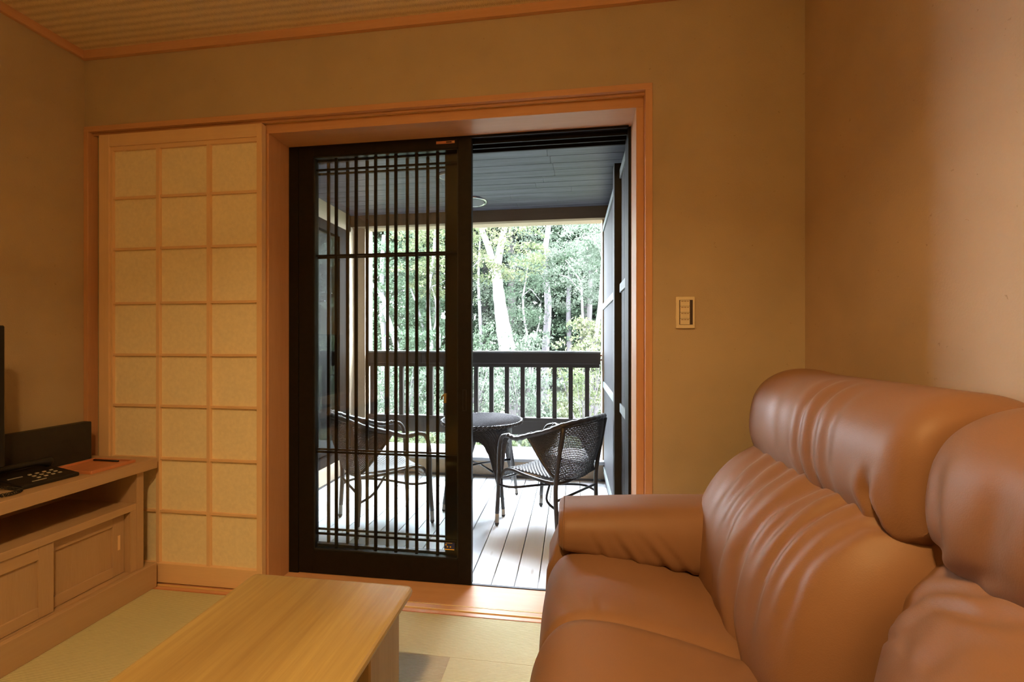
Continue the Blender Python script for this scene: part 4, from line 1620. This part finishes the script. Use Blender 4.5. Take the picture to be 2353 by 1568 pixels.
tree('straight_tree', 'grey upright trunk crossing the leaning one behind the glass door', 10.0,
     [([(878, 950), (880, 800), (879, 720), (882, 620), (880, 540)], [14, 14, 12, 11, 9])], M_BARK_G,
     cone(830, 960, 490, 560, 10.0, .8, 22, 50), None, M_LEAF_MID, .09)
tree('slender_tree', 'thin slanting tree between the bars left of the bright upright tree', 9.0,
     [([(985, 900), (978, 800), (970, 740), (960, 700), (945, 670), (930, 640)], [7, 7, 6, 5, 4, 3])], M_BARK_W,
     cone(930, 1040, 640, 800, 9.2, .5, 40, 55), None, M_LEAF_MID, .08)

# the forest behind: many trees, each its own crown
ORD = ['leftmost', 'second from the left', 'third from the left', 'fourth from the left', 'fifth from the left', 'sixth from the left', 'seventh from the left', 'eighth from the left', 'ninth from the left']
near_row = [(-6.8, 13.4), (-5.5, 14.8), (-4.2, 13.0), (-3.0, 14.6), (-1.9, 13.2), (-0.8, 15.0), (0.3, 13.4), (1.5, 14.6)]
far_row = [(-9.8, 19.2), (-7.9, 20.2), (-6.0, 18.8), (-4.2, 20.2), (-2.5, 18.8), (-0.7, 20.2), (0.9, 19.0), (2.6, 20.0)]
side_row = [(3.0, 13.2), (4.5, 14.6), (6.1, 13.4), (7.8, 15.0), (9.6, 13.8), (11.5, 15.0), (4.4, 19.0), (6.6, 20.0), (9.0, 19.2), (12.0, 19.6)]
ORD_S = ['nearest', 'second nearest', 'third nearest', 'fourth nearest', 'fifth nearest', 'farthest right', 'leftmost back-row', 'second back-row', 'third back-row', 'rightmost back-row']
for fx, fy in side_row:
    t = thing('forest_tree', ORD_S[side_row.index((fx, fy))] + ' leafy forest tree beyond the right end of the balcony, behind the slatted screens', 'tree', (fx, fy, gz(fy)), 'trees hidden past the right end of the balcony')
    MB().tube([(fx, fy, gz(fy)), (fx + .1, fy, 3), (fx - .1, fy + .1, 7.2)], [.16, .13, .06], 8).build('trunk', M_BARK_D, t, 0, True)
    P = sprays(230, 34, ((fx - 1.2, fx + 1.2), (fy - .9, fy + .9), (0.0, 8.5)), (.6, .2))
    leaf_mesh('foliage', P, .32, M_LEAF_MID, t, .7)
for row, far in ((near_row, False), (far_row, True)):
    for i, (fx, fy) in enumerate(row):
        o_ = ORD[i] if i < 7 else 'rightmost'
        t = thing('forest_tree', (o_ + ' of the dark dense trees far back in the forest' if far else o_ + ' of the mid green leafy forest trees behind the pale trunks'), 'tree',
                  (fx, fy, gz(fy)), 'dark trees far back in the forest' if far else 'leafy trees of the forest')
        MB().tube([(fx, fy, gz(fy)), (fx + .1, fy, 3), (fx - .1, fy + .1, 10.2 if far else 7.2)], [.16, .13, .06], 8).build('trunk', M_BARK_D, t, 0, True)
        if far:
            P = sprays(240, 56, ((fx - 1.3, fx + 1.3), (fy - .8, fy + .8), (-0.3, 6.6)), (.5, .2))
            P2 = sprays(150, 34, ((fx - 1.4, fx + 1.4), (fy - 1.0, fy + 1.0), (6.6, 11.0)), (.7, .25))
            leaf_mesh('foliage', np.concatenate([P, P2]), np.concatenate([np.full(len(P), .20), np.full(len(P2), .45)]), M_LEAF_DARK, t, .7)
        else:
            P = sprays(200, 80, ((fx - .95, fx + .95), (fy - .8, fy + .8), (0.0, 4.7)), (.40, .12))
            P2 = sprays(110, 34, ((fx - 1.2, fx + 1.2), (fy - 1.0, fy + 1.0), (4.7, 7.6)), (.6, .2))
            leaf_mesh('foliage', np.concatenate([P, P2]), np.concatenate([np.full(len(P), .088), np.full(len(P2), .36)]), [M_LEAF_MID, M_LEAF_PALE, M_LEAF_MID][i % 3], t, .55)

# undergrowth between the railing and the trees
bushes = [(-3.2, 5.6, .9, M_LEAF_PALE), (-2.35, 5.9, .9, M_LEAF_PALE), (-1.5, 6.1, .95, M_LEAF_PALE), (-0.65, 5.9, .9, M_LEAF_PALE), (0.15, 6.1, 1.05, M_LEAF_YEL),
          (0.95, 6.4, 1.0, M_LEAF_PALE), (-3.9, 7.4, 1.2, M_LEAF_MID), (-2.8, 7.7, 1.3, M_LEAF_MID), (-1.75, 7.9, 1.35, M_LEAF_MID), (-0.8, 7.5, 1.2, M_LEAF_PALE), (0.35, 7.6, 1.45, M_LEAF_YEL), (1.3, 8.0, 1.3, M_LEAF_MID)]
front_n = 0
for q, (bx, by, hh, mt) in enumerate(bushes):
    g0 = gz(by)
    row = 'near row beyond the railing' if q < 6 else 'far row below the trees'
    tone = {'leaf_pale_green': 'pale green airy', 'leaf_yellow_green': 'yellow-orange tinted', 'leaf_mid_green': 'mid green'}[mt.name]
    o_ = ORD[q % 6] if q % 6 < 5 else 'rightmost'
    t = thing('garden_shrub', tone + ' shrub, ' + o_ + ' in the ' + row, 'shrub', (bx, by, g0), 'shrubs between railing and trees')
    mb = MB()
    for s in range(14):
        a = random.uniform(0, 2 * PI)
        r_ = random.uniform(.15, .5)
        mb.tube(smoothcurve([(bx, by, g0), (bx + math.cos(a) * r_ * .4, by + math.sin(a) * r_ * .4, g0 + .6), (bx + math.cos(a) * r_, by + math.sin(a) * r_, g0 + .55 + hh * random.uniform(.45, .8))], 7), [.009, .008, .007, .006, .005, .004, .002], 4)
    mb.build('stems', M_BARK_G, t)
    P = sprays(95, 46, ((bx - .42, bx + .42), (by - .35, by + .35), (g0 + .1, g0 + .55 + hh)), (.17, .09))
    leaf_mesh('foliage', P, .045 if by < 7 else .06, mt, t, .8)
# low plants right outside the parapet
for i in range(9):
    bx = -2.3 + i * .34
    by = 4.45 + .25 * (i % 2)
    t = thing('ground_plant', 'low bright green leafy plant outside the parapet, ' + (ORD[i] if i < 8 else 'rightmost') + ' of its row', 'plant', (bx, by, gz(by)), 'low plants outside the parapet')
    mb = MB()
    for s in range(6):
        a = random.uniform(0, 2 * PI)
        mb.tube([(bx, by, gz(by)), (bx + math.cos(a) * .12, by + math.sin(a) * .12, gz(by) + .55)], [.006, .002], 4)
    mb.build('stems', M_BARK_G, t)
    P = sprays(42, 30, ((bx - .22, bx + .22), (by - .2, by + .2), (gz(by) + .05, gz(by) + .62)), (.14, .06))
    leaf_mesh('foliage', P, .055, M_LEAF_YEL if i % 3 else M_LEAF_PALE, t, .8)
